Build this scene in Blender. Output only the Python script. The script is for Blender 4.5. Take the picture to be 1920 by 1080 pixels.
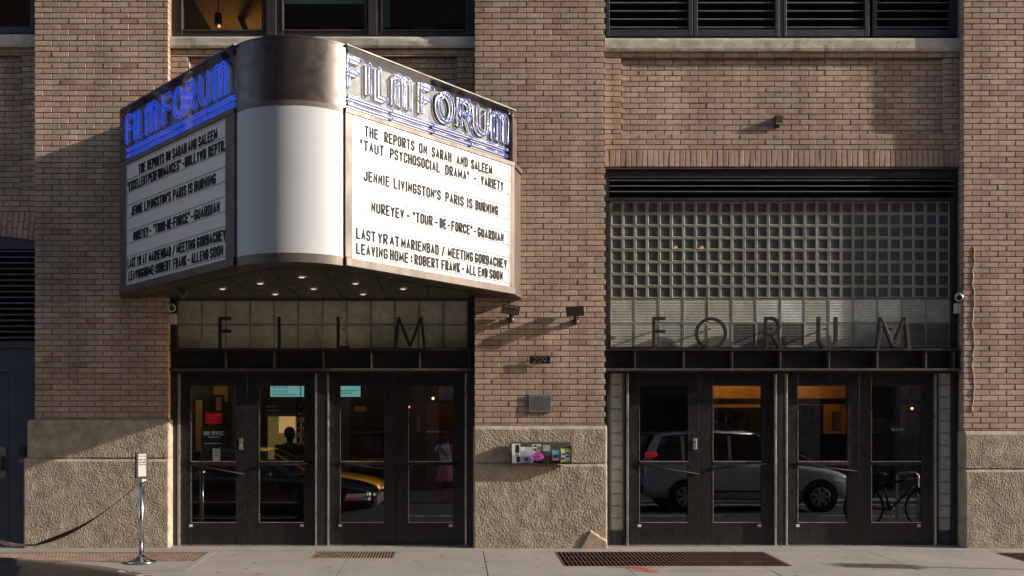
import bpy, math, random
from mathutils import Vector, Matrix, noise
random.seed(11)
C = bpy.context.scene
for o in list(bpy.data.objects): bpy.data.objects.remove(o)
COL = C.collection
PI = math.pi

# ---------------------------------------------------------------- camera, sky, sun, exposure
D = 12.0            # metres from the lens to the facade plane y = 0
S0 = 152.0          # photograph pixels per metre on that plane
CX, CY, CZ = 850.0, 821.0, 1.355
cam_d = bpy.data.cameras.new('camera'); cam = bpy.data.objects.new('camera', cam_d); COL.objects.link(cam)
cam.location = (0, -D, CZ); cam.rotation_euler = (PI/2, 0, 0)
cam_d.sensor_width = 36.0; cam_d.lens = 36.0*D*S0/1920.0
cam_d.shift_x = (960-CX)/1920.0; cam_d.shift_y = (CY-540)/1920.0
cam_d.clip_start = 0.05; cam_d.clip_end = 600
C.camera = cam

SUN = Vector((7.0, -1.0, 2.65)).normalized()
w = bpy.data.worlds.new('World'); C.world = w; w.use_nodes = True
nt = w.node_tree; nt.nodes.clear()
sky = nt.nodes.new('ShaderNodeTexSky'); sky.sky_type = 'NISHITA'; sky.sun_disc = False
sky.sun_elevation = math.asin(SUN.z); sky.sun_rotation = math.atan2(SUN.x, SUN.y)
sky.air_density = 1.0; sky.dust_density = 1.5; sky.ozone_density = 1.0
bg = nt.nodes.new('ShaderNodeBackground'); bg.inputs[1].default_value = 0.15
wo = nt.nodes.new('ShaderNodeOutputWorld')
nt.links.new(sky.outputs[0], bg.inputs[0]); nt.links.new(bg.outputs[0], wo.inputs[0])
sl = bpy.data.lights.new('sun', 'SUN'); sl.energy = 4.4; sl.angle = math.radians(0.5); sl.color = (1.0, 0.905, 0.80)
so = bpy.data.objects.new('sun', sl); COL.objects.link(so)
so.rotation_euler = SUN.to_track_quat('Z', 'Y').to_euler(); so.location = (20, -8, 15)
C.view_settings.view_transform = 'Standard'; C.view_settings.look = 'None'
C.view_settings.exposure = 0.88; C.view_settings.gamma = 1.0; C.view_settings.use_curve_mapping = False

def X(px, Y=0.0): return (px-CX)/S0*(D+Y)/D
def Z(py, Y=0.0): return CZ+(CY-py)/S0*(D+Y)/D

# ---------------------------------------------------------------- mesh helpers
def wpos(o):
    v = Vector((0, 0, 0))
    while o is not None: v += o.location; o = o.parent
    return v

class MB:
    def __init__(s, xf=None): s.v = []; s.f = []; s.m = []; s.xf = xf
    def add(s, vs, fs, m=0):
        n = len(s.v)
        for p in vs:
            p = Vector(p)
            s.v.append(s.xf @ p if s.xf else p)
        for f in fs: s.f.append([n+i for i in f]); s.m.append(m)
    def box(s, x0, x1, y0, y1, z0, z1, m=0):
        s.add([(x0,y0,z0),(x1,y0,z0),(x1,y1,z0),(x0,y1,z0),(x0,y0,z1),(x1,y0,z1),(x1,y1,z1),(x0,y1,z1)],
              [(0,3,2,1),(4,5,6,7),(0,1,5,4),(1,2,6,5),(2,3,7,6),(3,0,4,7)], m)
    def quad(s, a, b, c, d, m=0): s.add([a,b,c,d], [(0,1,2,3)], m)
    def obox(s, c, ax, ay, az, m=0):      # oriented box, half axes
        c, ax, ay, az = map(Vector, (c, ax, ay, az))
        vs = [c+ax*i+ay*j+az*k for k in (-1,1) for j in (-1,1) for i in (-1,1)]
        s.add(vs, [(0,2,3,1),(4,5,7,6),(0,1,5,4),(1,3,7,5),(3,2,6,7),(2,0,4,6)], m)
    def prism(s, poly, y0, y1, m=0, cap2=True):   # poly of (x,z), counter-clockwise seen from -y
        n = len(poly)
        vs = [(x,y0,z) for x,z in poly]+[(x,y1,z) for x,z in poly]
        fs = [tuple(range(n))]
        if cap2: fs.append(tuple(range(2*n-1, n-1, -1)))
        for i in range(n):
            j = (i+1) % n; fs.append((j, i, n+i, n+j))
        s.add(vs, fs, m)
    def vprism(s, poly, z0, z1, m=0):             # poly of (x,y)
        n = len(poly)
        vs = [(x,y,z0) for x,y in poly]+[(x,y,z1) for x,y in poly]
        fs = [tuple(range(n-1,-1,-1)), tuple(range(n,2*n))]
        for i in range(n):
            j = (i+1) % n; fs.append((i, j, n+j, n+i))
        s.add(vs, fs, m)
    def tube(s, pts, r, n=8, m=0, closed=False, caps=True):
        pts = [Vector(p) for p in pts]; k = len(pts); vs = []; fs = []
        up = None
        for i, p in enumerate(pts):
            a = pts[(i-1) % k] if (closed or i > 0) else p
            b = pts[(i+1) % k] if (closed or i < k-1) else p
            t = (b-a)
            if t.length < 1e-9: t = Vector((0,0,1))
            t.normalize()
            if up is None:
                up = Vector((0,0,1)) if abs(t.z) < .9 else Vector((0,1,0))
            u = (up - t*up.dot(t))
            if u.length < 1e-4: u = t.orthogonal()
            u.normalize(); up = u; v = t.cross(u)
            rr = r[i] if isinstance(r, (list, tuple)) else r
            for q in range(n):
                an = 2*PI*q/n; vs.append(p+(u*math.cos(an)+v*math.sin(an))*rr)
        for i in range(k if closed else k-1):
            j = (i+1) % k
            for q in range(n):
                q2 = (q+1) % n; fs.append((i*n+q, i*n+q2, j*n+q2, j*n+q))
        if caps and not closed:
            fs.append(tuple(range(n-1,-1,-1))); fs.append(tuple(range((k-1)*n, k*n)))
        s.add(vs, fs, m)
    def lathe(s, prof, c=(0,0,0), axis='z', n=24, m=0):   # prof of (r, h)
        c = Vector(c); vs = []; fs = []
        for r, h in prof:
            for q in range(n):
                a = 2*PI*q/n; x, y = r*math.cos(a), r*math.sin(a)
                if axis == 'z': p = Vector((x,y,h))
                elif axis == 'y': p = Vector((x,h,-y))
                else: p = Vector((h,x,y))
                vs.append(c+p)
        for i in range(len(prof)-1):
            for q in range(n):
                q2 = (q+1) % n; fs.append((i*n+q, i*n+q2, (i+1)*n+q2, (i+1)*n+q))
        s.add(vs, fs, m)
    def ball(s, c, r, n=12, m=0, sc=(1,1,1)):
        c = Vector(c); vs = []; fs = []; k = n//2
        for i in range(k+1):
            th = PI*i/k
            for q in range(n):
                a = 2*PI*q/n
                vs.append(c+Vector((r*sc[0]*math.sin(th)*math.cos(a), r*sc[1]*math.sin(th)*math.sin(a), r*sc[2]*math.cos(th))))
        for i in range(k):
            for q in range(n):
                q2 = (q+1) % n; fs.append((i*n+q, (i+1)*n+q, (i+1)*n+q2, i*n+q2))
        s.add(vs, fs, m)
    def strip(s, pts, t, y0, y1, m=0, closed=False):      # mitred band along a polyline of (x,z)
        k = len(pts); L = []; R = []
        for i in range(k):
            p = Vector(pts[i])
            a = Vector(pts[(i-1) % k]) if (closed or i > 0) else None
            b = Vector(pts[(i+1) % k]) if (closed or i < k-1) else None
            d1 = (p-a).normalized() if a is not None else None
            d2 = (b-p).normalized() if b is not None else None
            if d1 is None: d1 = d2
            if d2 is None: d2 = d1
            n1 = Vector((-d1.y, d1.x)); n2 = Vector((-d2.y, d2.x)); nn = n1+n2
            if nn.length < .25: nn = n1.copy()
            nn.normalize(); k2 = min(1.6, 1/max(.35, nn.dot(n1)))
            L.append(p+nn*t/2*k2); R.append(p-nn*t/2*k2)
        vs = [(q.x,y0,q.y) for q in L]+[(q.x,y0,q.y) for q in R]+[(q.x,y1,q.y) for q in L]+[(q.x,y1,q.y) for q in R]
        fs = []
        for i in range(k if closed else k-1):
            j = (i+1) % k
            fs += [(i, k+i, k+j, j), (i, j, 2*k+j, 2*k+i), (k+j, k+i, 3*k+i, 3*k+j), (2*k+i, 2*k+j, 3*k+j, 3*k+i)]
        if not closed:
            fs += [(0, 2*k, 3*k, k), (k-1, 2*k-1, 4*k-1, 3*k-1)]
        s.add(vs, fs, m)
    def mesh(s, name, mats, off=Vector((0,0,0)), smooth=False):
        me = bpy.data.meshes.new(name)
        me.from_pydata([tuple(p-off) for p in s.v], [], s.f)
        for m in (mats if isinstance(mats, (list, tuple)) else [mats]): me.materials.append(m)
        me.polygons.foreach_set('material_index', s.m)
        me.polygons.foreach_set('use_smooth', [smooth]*len(s.f))
        me.update(); return me
    def build(s, name, mats, parent=None, smooth=False, bevel=0, local=False, autos=None):
        off = Vector((0,0,0)) if (local or parent is None) else wpos(parent)
        o = bpy.data.objects.new(name, s.mesh(name, mats, off, smooth)); COL.objects.link(o)
        if parent is not None: o.parent = parent
        if bevel:
            b = o.modifiers.new('bevel', 'BEVEL'); b.width = bevel; b.segments = 2; b.limit_method = 'ANGLE'; b.angle_limit = .6
        return o

def thing(name, label, cat, loc=(0,0,0), rz=0, group=None):
    o = bpy.data.objects.new(name, None); COL.objects.link(o); o.empty_display_size = .1
    o.location = loc; o.rotation_euler = (0,0,rz); o['label'] = label; o['category'] = cat
    if group: o['group'] = group
    return o
def tag(o, label, cat, group=None):
    o['label'] = label; o['category'] = cat
    if group: o['group'] = group
    return o
def struct(o): o['kind'] = 'structure'; return o
def copy_part(src, parent, loc):
    o = src.copy(); COL.objects.link(o); o.parent = parent; o.location = loc; return o

# ---------------------------------------------------------------- materials
def srgb(r, g, b): return tuple((c/255/12.92 if c/255 <= .04045 else ((c/255+.055)/1.055)**2.4) for c in (r,g,b))+(1,)
def newmat(name):
    m = bpy.data.materials.new(name); m.use_nodes = True
    nt = m.node_tree; return m, nt, nt.nodes['Principled BSDF']
def mathn(nt, op, a, b=None, c=None):
    n = nt.nodes.new('ShaderNodeMath'); n.operation = op
    for i, v in enumerate((a, b, c)):
        if v is None: continue
        if isinstance(v, (int, float)): n.inputs[i].default_value = v
        else: nt.links.new(v, n.inputs[i])
    return n.outputs[0]
def pos(nt, sc=(1,1,1)):
    g = nt.nodes.new('ShaderNodeNewGeometry'); mp = nt.nodes.new('ShaderNodeMapping'); mp.inputs['Scale'].default_value = sc
    nt.links.new(g.outputs['Position'], mp.inputs[0]); return mp.outputs[0]
def nz(nt, vec, scale, det=4, rough=.55):
    n = nt.nodes.new('ShaderNodeTexNoise'); n.inputs['Scale'].default_value = scale
    n.inputs['Detail'].default_value = det; n.inputs['Roughness'].default_value = rough
    nt.links.new(vec, n.inputs['Vector']); return n.outputs['Fac']
def maprange(nt, v, a, b, c, d):
    n = nt.nodes.new('ShaderNodeMapRange'); nt.links.new(v, n.inputs[0])
    for i, q in enumerate((a,b,c,d)): n.inputs[i+1].default_value = q
    return n.outputs[0]
def scalecol(nt, col, fac):
    n = nt.nodes.new('ShaderNodeVectorMath'); n.operation = 'SCALE'
    if isinstance(col, tuple): n.inputs[0].default_value = col[:3]
    else: nt.links.new(col, n.inputs[0])
    nt.links.new(fac, n.inputs['Scale']); return n.outputs[0]
def mixcol(nt, fac, a, b):
    n = nt.nodes.new('ShaderNodeMix'); n.data_type = 'RGBA'
    if isinstance(fac, (int, float)): n.inputs[0].default_value = fac
    else: nt.links.new(fac, n.inputs[0])
    for i, v in ((6,a),(7,b)):
        if isinstance(v, tuple): n.inputs[i].default_value = v
        else: nt.links.new(v, n.inputs[i])
    return n.outputs[2]
def mat(name, col, rough=.6, metal=0, var=.15, vs=3.0, bump=0, bs=80, spec=.5, emit=None, es=0, dirt=None, coat=0, rvar=.1, vsc=(1,1,1)):
    m, nt, b = newmat(name)
    if len(col) == 3: col = tuple(col)+(1,)
    p = pos(nt, vsc)
    n1 = nz(nt, p, vs, 6, .6)
    c = scalecol(nt, col, maprange(nt, n1, .3, .7, 1-var, 1+var))
    if dirt:
        n2 = nz(nt, p, dirt[1], 8, .7)
        c = mixcol(nt, maprange(nt, n2, dirt[2], dirt[2]+.12, 0, dirt[3]), c, tuple(dirt[0])+(1,))
    nt.links.new(c, b.inputs['Base Color'])
    n3 = nz(nt, p, vs*4, 4)
    nt.links.new(maprange(nt, n3, .3, .7, max(0,rough-rvar), min(1,rough+rvar)), b.inputs['Roughness'])
    b.inputs['Metallic'].default_value = metal; b.inputs['Specular IOR Level'].default_value = spec
    b.inputs['Coat Weight'].default_value = coat; b.inputs['Coat Roughness'].default_value = .05
    if bump:
        bn = nt.nodes.new('ShaderNodeBump'); bn.inputs['Distance'].default_value = bump; bn.inputs['Strength'].default_value = 1
        nt.links.new(nz(nt, pos(nt, vsc), bs, 6, .6), bn.inputs['Height']); nt.links.new(bn.outputs[0], b.inputs['Normal'])
    if emit:
        b.inputs['Emission Color'].default_value = tuple(emit)+(1,); b.inputs['Emission Strength'].default_value = es
    return m
def brickmat(name, per_island, dark=1.0):
    m, nt, b = newmat(name)
    if per_island:
        g = nt.nodes.new('ShaderNodeNewGeometry'); r = g.outputs['Random Per Island']
    else:
        g = nt.nodes.new('ShaderNodeObjectInfo'); r = g.outputs['Random']
    ramp = nt.nodes.new('ShaderNodeValToRGB'); e = ramp.color_ramp.elements
    cols = [(0, (0.4087, 0.292, 0.2177)), (0.18, (0.4676, 0.3463, 0.268)), (0.36, (0.4341, 0.3216, 0.2558)), (0.52, (0.4961, 0.3663, 0.2796)), (0.68, (0.4462, 0.3123, 0.2297)), (0.8, (0.3714, 0.2718, 0.2143)), (0.9, (0.4575, 0.2941, 0.2069)), (0.96, (0.3308, 0.2229, 0.1652)), (1, (0.517, 0.3955, 0.3132))]
    e[0].position = 0; e[0].color = tuple(v*dark for v in cols[0][1])+(1,)
    e[1].position = 1; e[1].color = tuple(v*dark for v in cols[-1][1])+(1,)
    for ps, c in cols[1:-1]:
        k = e.new(ps); k.color = tuple(v*dark for v in c)+(1,)
    nt.links.new(r, ramp.inputs[0])
    p = pos(nt)
    c = scalecol(nt, ramp.outputs[0], maprange(nt, nz(nt, p, 22, 8, .7), .3, .7, .78, 1.2))
    c = scalecol(nt, c, maprange(nt, nz(nt, p, .9, 4), .3, .7, .86, 1.1))
    c = scalecol(nt, c, maprange(nt, nz(nt, pos(nt, (1.6,1,.45)), 1.5, 6, .65), .35, .66, .72, 1.12))
    c = mixcol(nt, maprange(nt, nz(nt, pos(nt, (1,1,.5)), 3.1, 8, .75), .60, .72, 0, .30), c, (.50,.46,.40,1))
    sp = nz(nt, p, 150, 3, .6)
    c = mixcol(nt, maprange(nt, sp, .66, .71, 0, .85), c, (.05,.035,.03,1))
    nt.links.new(c, b.inputs['Base Color']); b.inputs['Roughness'].default_value = .9; b.inputs['Specular IOR Level'].default_value = .2
    bn = nt.nodes.new('ShaderNodeBump'); bn.inputs['Distance'].default_value = .0016; bn.inputs['Strength'].default_value = 1
    nt.links.new(nz(nt, pos(nt, (.6,1,1.3)), 95, 8, .65), bn.inputs['Height']); nt.links.new(bn.outputs[0], b.inputs['Normal'])
    return m
def glassmat(name, ior=1.62, tint=(.9,.93,.92), rough=0.0):
    m = bpy.data.materials.new(name); m.use_nodes = True; nt = m.node_tree; nt.nodes.clear()
    tr = nt.nodes.new('ShaderNodeBsdfTransparent'); tr.inputs[0].default_value = tuple(tint)+(1,)
    gl = nt.nodes.new('ShaderNodeBsdfGlossy'); gl.inputs['Roughness'].default_value = rough; gl.inputs[0].default_value = (1,1,1,1)
    fr = nt.nodes.new('ShaderNodeFresnel'); gg = nt.nodes.new('ShaderNodeNewGeometry')
    nt.links.new(mathn(nt, 'ADD', mathn(nt, 'MULTIPLY', gg.outputs['Backfacing'], 1/ior-ior), ior), fr.inputs[0])   # same reflectance from both sides of a thin pane
    mx = nt.nodes.new('ShaderNodeMixShader'); out = nt.nodes.new('ShaderNodeOutputMaterial')
    bn = nt.nodes.new('ShaderNodeBump'); bn.inputs['Distance'].default_value = .0006; bn.inputs['Strength'].default_value = .35
    nt.links.new(nz(nt, pos(nt), 2.2, 2), bn.inputs['Height'])
    nt.links.new(bn.outputs[0], gl.inputs['Normal'])
    nt.links.new(fr.outputs[0], mx.inputs[0]); nt.links.new(tr.outputs[0], mx.inputs[1]); nt.links.new(gl.outputs[0], mx.inputs[2])
    nt.links.new(mx.outputs[0], out.inputs[0]); return m

BRK = brickmat('tan_brick', False); BRS = brickmat('tan_brick_field', True)
MORT = mat('mortar', (.17,.135,.105), .95, var=.3, vs=6, bump=.002, bs=120, spec=.1)
STONE = mat('rough_stone', (.36,.295,.225), .95, var=.28, vs=9, bump=.003, bs=110, spec=.15, dirt=((.16,.12,.09), 2.2, .56, .45))
SILL = mat('limestone_sill', (.46,.42,.34), .9, var=.2, vs=4, bump=.002, bs=60, spec=.2, dirt=((.14,.12,.1), 7, .55, .5))
CONC = mat('sidewalk_concrete', (.235,.213,.188), .9, var=.14, vs=1.6, bump=.0012, bs=140, spec=.2, dirt=((.10,.085,.075), 9, .62, .45))
ASPH = mat('asphalt', (.05,.05,.052), .9, var=.25, vs=2, bump=.003, bs=120, spec=.3)
STEEL = mat('dark_painted_steel', (.022,.019,.021), .38, 0, var=.3, vs=5, bump=.0004, bs=30, spec=.5, dirt=((.07,.05,.045), 6, .6, .3))
STEELL = mat('pale_steel_edge', (.10,.075,.068), .4, .35, var=.3, vs=8)  # paler steel; the beam flange's lit edge is put into this colour
BLUEST = mat('slate_blue_paint', (.045,.052,.075), .5, var=.12, vs=2, bump=.0006, bs=20)
DOORP = mat('black_door_enamel', (.014,.013,.014), .34, 0, var=.15, vs=6, bump=.0002, bs=9, dirt=((.035,.03,.028), 3, .55, .4))
BARM = mat('satin_black_bar', (.013,.013,.013), .8, 0, spec=.3)
ALU = mat('brushed_aluminium', (.55,.52,.50), .35, .9, var=.1)
CHROME = mat('chrome', (.5,.5,.51), .22, 1, var=.03, rvar=.04)
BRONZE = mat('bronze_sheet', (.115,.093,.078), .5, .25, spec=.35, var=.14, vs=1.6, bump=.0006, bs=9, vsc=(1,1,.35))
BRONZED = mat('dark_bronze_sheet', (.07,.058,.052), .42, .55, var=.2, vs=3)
DRUMD = mat('dark_drum_metal', (.085,.07,.062), .40, .7, var=.06, vs=2, bump=.0002, bs=3)
SOFFM = mat('soffit_sheet', (.065,.048,.04), .35, .45, var=.15, vs=2)
WHITEP = mat('white_acrylic', (.58,.59,.61), .22, 0, var=.02, vs=2, bump=.0003, bs=5, spec=.6, rvar=.03)
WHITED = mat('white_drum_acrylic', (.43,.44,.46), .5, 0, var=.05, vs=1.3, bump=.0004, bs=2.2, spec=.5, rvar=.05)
RAILM = mat('clear_rail', (.36,.36,.36), .25, 0, var=.1, spec=.6)
BLACKL = mat('black_letter', (.010,.010,.011), .6, var=.1, spec=.15)
LETT = mat('bronze_letter', (.035,.031,.028), .4, .4, var=.2, vs=9)
CREAM = mat('cream_enamel', (.36,.335,.295), .35, var=.1, vs=7, dirt=((.3,.24,.18), 12, .6, .4))
NBACK = mat('sign_back_panel', (.15,.15,.15), .6, .0, var=.2, vs=4)
TUBE = mat('blue_neon_tube', (.05,.10,.50), .15, 0, var=.05, spec=.6, emit=(.0,.08,1.0), es=.32)
TUBESUN = mat('sunlit_blue_neon_tube', (.07,.13,.50), .15, 0, var=.1, spec=.8)  # sunlit copy of the neon tube, glow left out as if washed out
WIRE = mat('pale_glass_tube', (.75,.73,.70), .2, 0, var=.05, spec=.8)
BULB = mat('lit_downlight', (.9,.85,.75), .3, emit=(1,.80,.58), es=.4)
WARM = mat('lit_warm_bulb', (1,.8,.5), .3, emit=(1,.50,.15), es=1.8)
WARM2 = mat('dim_warm_lamp', (1,.8,.5), .3, emit=(1,.48,.14), es=1.0)
REDB = mat('lit_red_bulb', (1,.2,.1), .3, emit=(1,.08,.03), es=4)
SCREEN = mat('teal_menu_screen', (.1,.2,.2), .2, emit=(.20,.48,.47), es=.42)
GLASS = glassmat('door_glass', 1.85); WGLASS = glassmat('window_glass', 1.5, (.75,.8,.8)); PLEX = glassmat('sign_cover', 1.19, (.96,.97,.98)); BGL = glassmat('glass_block_pane', 1.5, (.35,.37,.36), .12)
nt_ = BGL.node_tree; out_ = [n for n in nt_.nodes if n.type == 'OUTPUT_MATERIAL'][0]; mx_ = [n for n in nt_.nodes if n.type == 'MIX_SHADER'][0]
pr_ = nt_.nodes.new('ShaderNodeBsdfPrincipled'); pr_.inputs['Base Color'].default_value = (.13,.134,.13,1); pr_.inputs['Roughness'].default_value = .25
m2_ = nt_.nodes.new('ShaderNodeMixShader'); m2_.inputs[0].default_value = .6; nt_.links.new(mx_.outputs[0], m2_.inputs[1]); nt_.links.new(pr_.outputs[0], m2_.inputs[2]); nt_.links.new(m2_.outputs[0], out_.inputs[0])
def gbmat(name, col, ribs):
    m = mat(name, col, .25, 0, var=.22, vs=4, spec=.6)
    nt = m.node_tree; b = nt.nodes['Principled BSDF']
    if ribs:
        wv = nt.nodes.new('ShaderNodeTexWave'); wv.bands_direction = 'Z'; wv.inputs['Scale'].default_value = 9.0; wv.inputs['Distortion'].default_value = 0.0
        nt.links.new(pos(nt), wv.inputs[0]); bn = nt.nodes.new('ShaderNodeBump'); bn.inputs['Distance'].default_value = .004; bn.inputs['Strength'].default_value = .6
        nt.links.new(wv.outputs['Fac'], bn.inputs['Height']); nt.links.new(bn.outputs[0], b.inputs['Normal'])
    return m
GBRING = gbmat('glass_block_edge', (.17,.172,.158), False)
GBRIB = gbmat('ribbed_glass_block', (.34,.33,.28), True)
GBRIB2 = gbmat('brighter_ribbed_glass_block', (.45,.46,.43), True)
GBDARK = gbmat('dark_ribbed_glass_block', (.10,.095,.085), True)
GBLINE = mat('pale_glass_edge', (.34,.335,.30), .3, spec=.6)
GROUT = mat('pale_grout', (.40,.37,.29), .8, var=.2, vs=9)
BLACKM = mat('matt_black', (.012,.012,.012), .7, var=.1)
PAPER = mat('white_paper', (.75,.74,.70), .7, var=.04)
REDP = mat('red_poster', (.75,.01,.03), .5, var=.05)
PINK = mat('magenta_paper', (.62,.10,.42), .5, var=.1)
GREYP = mat('grey_print', (.35,.36,.38), .5, var=.2, vs=30)
LIME = mat('lime_paper', (.55,.68,.05), .5, var=.05)
SKYB = mat('blue_print', (.10,.38,.55), .5, var=.2, vs=20)
BROWNP = mat('brown_print', (.09,.04,.03), .5, var=.3, vs=20)
SKIN = mat('skin', (.24,.12,.075), .5, var=.08); HAIR = mat('dark_hair', (.015,.011,.01), .6)
SHIRT = mat('white_cotton', (.78,.80,.88), .9, var=.06); SKIRT = mat('pink_cotton', (.62,.19,.27), .9, var=.1)
BLACKC = mat('black_cloth_silhouette', (.012,.012,.013), .9); SHOE = mat('pink_shoe', (.45,.16,.18), .7)
RUBBER = mat('rubber', (.012,.012,.012), .8)
PLASQ = mat('grey_plaque_metal', (.20,.195,.19), .5, .5, var=.12, vs=12)
CREAMP = mat('cream_plastic', (.60,.55,.43), .5, var=.05); WPLAS = mat('white_plastic', (.62,.62,.60), .4, var=.05)
OLIVE = mat('olive_aluminium', (.085,.075,.055), .5, .3, var=.15)
RUST = mat('rusty_grating', (.12,.066,.05), .85, .2, var=.35, vs=9, dirt=((.20,.13,.09), 5, .55, .5))
RUSTL = mat('pale_rusty_grating', (.15,.098,.07), .85, .1, var=.4, vs=7)
PIT = mat('dark_pit', (.018,.012,.01), .95)
BELT = mat('maroon_belt', (.035,.014,.014), .8, var=.1)
CORD = mat('pale_cord', (.40,.36,.30), .8, var=.15, vs=20)
TLIGHT = mat('red_tail_lamp', (.5,.01,.015), .1, emit=(.9,.03,.02), es=.5, spec=.8)
LAMPG = mat('headlamp_lens', (.75,.77,.8), .15, 0, spec=.9)
RIMM = mat('painted_rim', (.42,.42,.43), .35, .2)
AMBER = mat('amber_lens', (.9,.2,.03), .15, spec=.8)
def paint(name, col): return mat(name, col, .3, .1, var=.03, coat=1.0, rvar=.03)
PBLACK = paint('black_car_paint', (.008,.008,.012)); PYEL = paint('yellow_cab_paint', (.85,.36,.02)); PSIL = mat('silver_car_paint', (.55,.56,.59), .28, .15, var=.03, coat=1)
CARGL = mat('car_glass', (.01,.012,.014), .04, 0, var=.02, spec=.9, rvar=.02)

# ---------------------------------------------------------------- brickwork
CRS, LEN, JNT = .0684, .2118, .0095
def brick_mesh(w, h, mats, seed, depth=.105, name='brick'):
    r = random.Random(seed); c = .0028; j = lambda a: r.uniform(-a, a)
    mb = MB(); x, z = w/2, h/2; cr = [(-x,-z),(x,-z),(x,z),(-x,z)]
    vs = [(a, depth, b) for a, b in cr]+[(a+j(.0008), c+abs(j(.001)), b+j(.0008)) for a, b in cr]
    vs += [(a-math.copysign(c*(1+abs(j(.8))), a), j(.0007), b-math.copysign(c*(1+abs(j(.8))), b)) for a, b in cr]
    fs = [(8,9,10,11)]
    for i in range(4):
        k = (i+1) % 4; fs += [(4+i,4+k,8+k,8+i), (i,k,4+k,4+i)]
    mb.add(vs, fs); return mb.mesh(name, mats)
BW, BH = LEN-JNT, CRS-JNT
BM_S = [brick_mesh(BW, BH, BRK, s) for s in range(6)]
BM_V = [brick_mesh(BH, BW, BRK, s+50) for s in range(4)]
def lay(root, bricks, seed, name='brick', limit=300, vert=False, score=None):
    """bricks: (xc, zc, w, h, yfront[, tilt]) in world; the ones that show largest become parts, the rest one part"""
    r = random.Random(seed); W = wpos(root)
    def sc(b):
        px = CX+b[0]*S0*D/(D+b[4]); py = CY-(b[1]-CZ)*S0*D/(D+b[4])
        vis = 0 if (px < 0 or px > 1920 or py < 0 or py > 1080) else 1
        if 232 < px < 970 and 225-(px-600 if 0 else 0) < py < 552 and vis: vis = .1
        return -(vis*b[2]*b[3]*1000) + abs(px-960)*1e-5
    order = sorted(range(len(bricks)), key=lambda i: sc(bricks[i]))
    meshes = BM_V if vert else BM_S; w0, h0 = (BH, BW) if vert else (BW, BH)
    rest = MB()
    for n, i in enumerate(order):
        b = bricks[i]; xc, zc, ww, hh, yf = b[:5]; tl = b[5] if len(b) > 5 else 0
        dy = r.uniform(-.0018, .0018); rz = r.gauss(0, .006)*min(1, ww/.15); rx = r.gauss(0, .01)
        me = meshes[r.randrange(len(meshes))]
        if n < limit:
            o = bpy.data.objects.new(name, me); COL.objects.link(o); o.parent = root
            o.location = Vector((xc, yf+dy, zc))-W; o.rotation_euler = (rx, tl, rz); o.scale = (ww/w0, 1, hh/h0)
        else:
            m4 = Matrix.Translation((xc, yf+dy, zc)) @ Matrix.Rotation(rz, 4, 'Z') @ Matrix.Rotation(tl, 4, 'Y') @ Matrix.Rotation(rx, 4, 'X') @ Matrix.Diagonal((ww/w0, 1, hh/h0, 1))
            rest.add([m4 @ v.co for v in me.vertices], [tuple(p.vertices) for p in me.polygons])
    if rest.v:
        o = rest.build(name+'_field', BRS, root); o['kind'] = 'stuff'
def courses(x0, x1, z0, z1, y, phase=0, top_down=True, vert=False):
    out = []; n = int(math.ceil((z1-z0)/CRS)); r = random.Random(int(x0*977)+int(z0*31))
    for i in range(n):
        if top_down: zt = z1-i*CRS; zb = zt-CRS
        else: zb = z0+i*CRS; zt = zb+CRS
        zb2, zt2 = max(zb, z0)+JNT/2, min(zt, z1)-JNT/2
        if zt2-zb2 < .012: continue
        off = ((i+phase) % 2)*LEN/2
        x = x0-LEN+off-.0
        while x < x1:
            a, b = max(x, x0-JNT/2)+JNT/2, min(x+LEN, x1+JNT/2)-JNT/2; 
            if b-a > .02: out.append(((a+b)/2, (zb2+zt2)/2, b-a+r.uniform(-.002,.002), zt2-zb2, y))
            x += LEN
    return out

ZTOP = 7.35
LP0, LP1 = X(65), X(315)
CP0, CP1 = X(890), X(1135)
RP0, RP1 = X(1807), 8.2

def stone_block(root, x0, x1, z0, z1, yf, depth=.4, chip=None, seed=0, side=None):
    nx = int((x1-x0)/.009); nzv = int((z1-z0)/.009); mb = MB()
    def H(x, z):
        e = min(x-x0, x1-x, z1-z); msk = max(0, min(1, (e-.028)/.02))
        lw = noise.fractal(Vector((x*3+seed, seed*3.1, z*3)), 1, 2, 3)*.004
        h = noise.fractal(Vector((x*66, seed*5.7, z*58)), .6, 2.1, 2)*.0034*msk + lw
        if chip:
            ax, az, sl_l, sl_r = chip      # a raised, worn patch of mortar at the corner
            edge = az-(ax-x)*sl_l if x < ax else az-(x-ax)*sl_r+.012*noise.noise(Vector((x*18, 2, 0)))
            f = max(0, min(1, (edge-z)/.022)); h = h*(1-.6*f)+.019*f
        e2 = min(z1-z, .045); h2 = -(.045-e2)*.62 if e2 < .045 else 0
        e3 = min(x-x0, x1-x, .012); h2 -= (.012-e3)*.8
        return yf-h-h2 if False else yf-(h+h2)
    vs = [(x0+(x1-x0)*i/nx, 0, z0+(z1-z0)*j/nzv) for j in range(nzv+1) for i in range(nx+1)]
    vs = [(x, H(x, z), z) for x, _, z in vs]
    fs = [(j*(nx+1)+i, j*(nx+1)+i+1, (j+1)*(nx+1)+i+1, (j+1)*(nx+1)+i) for j in range(nzv) for i in range(nx)]
    mb.add(vs, fs)
    N = nx+1
    top = [nzv*N+i for i in range(N)]; rt = [j*N+nx for j in range(nzv+1)]; lf = [j*N for j in range(nzv+1)]
    def skirt(idx, flip):
        b = len(mb.v)
        for k in idx: v = mb.v[k]; mb.v.append(Vector((v.x, yf+depth, v.z)))
        for q in range(len(idx)-1):
            f = [idx[q], idx[q+1], b+q+1, b+q]; mb.f.append(f[::-1] if flip else f); mb.m.append(0)
    skirt(top, False); skirt(rt, True); skirt(lf, False)
    return mb.build('stone_block', STONE, root)

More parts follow.
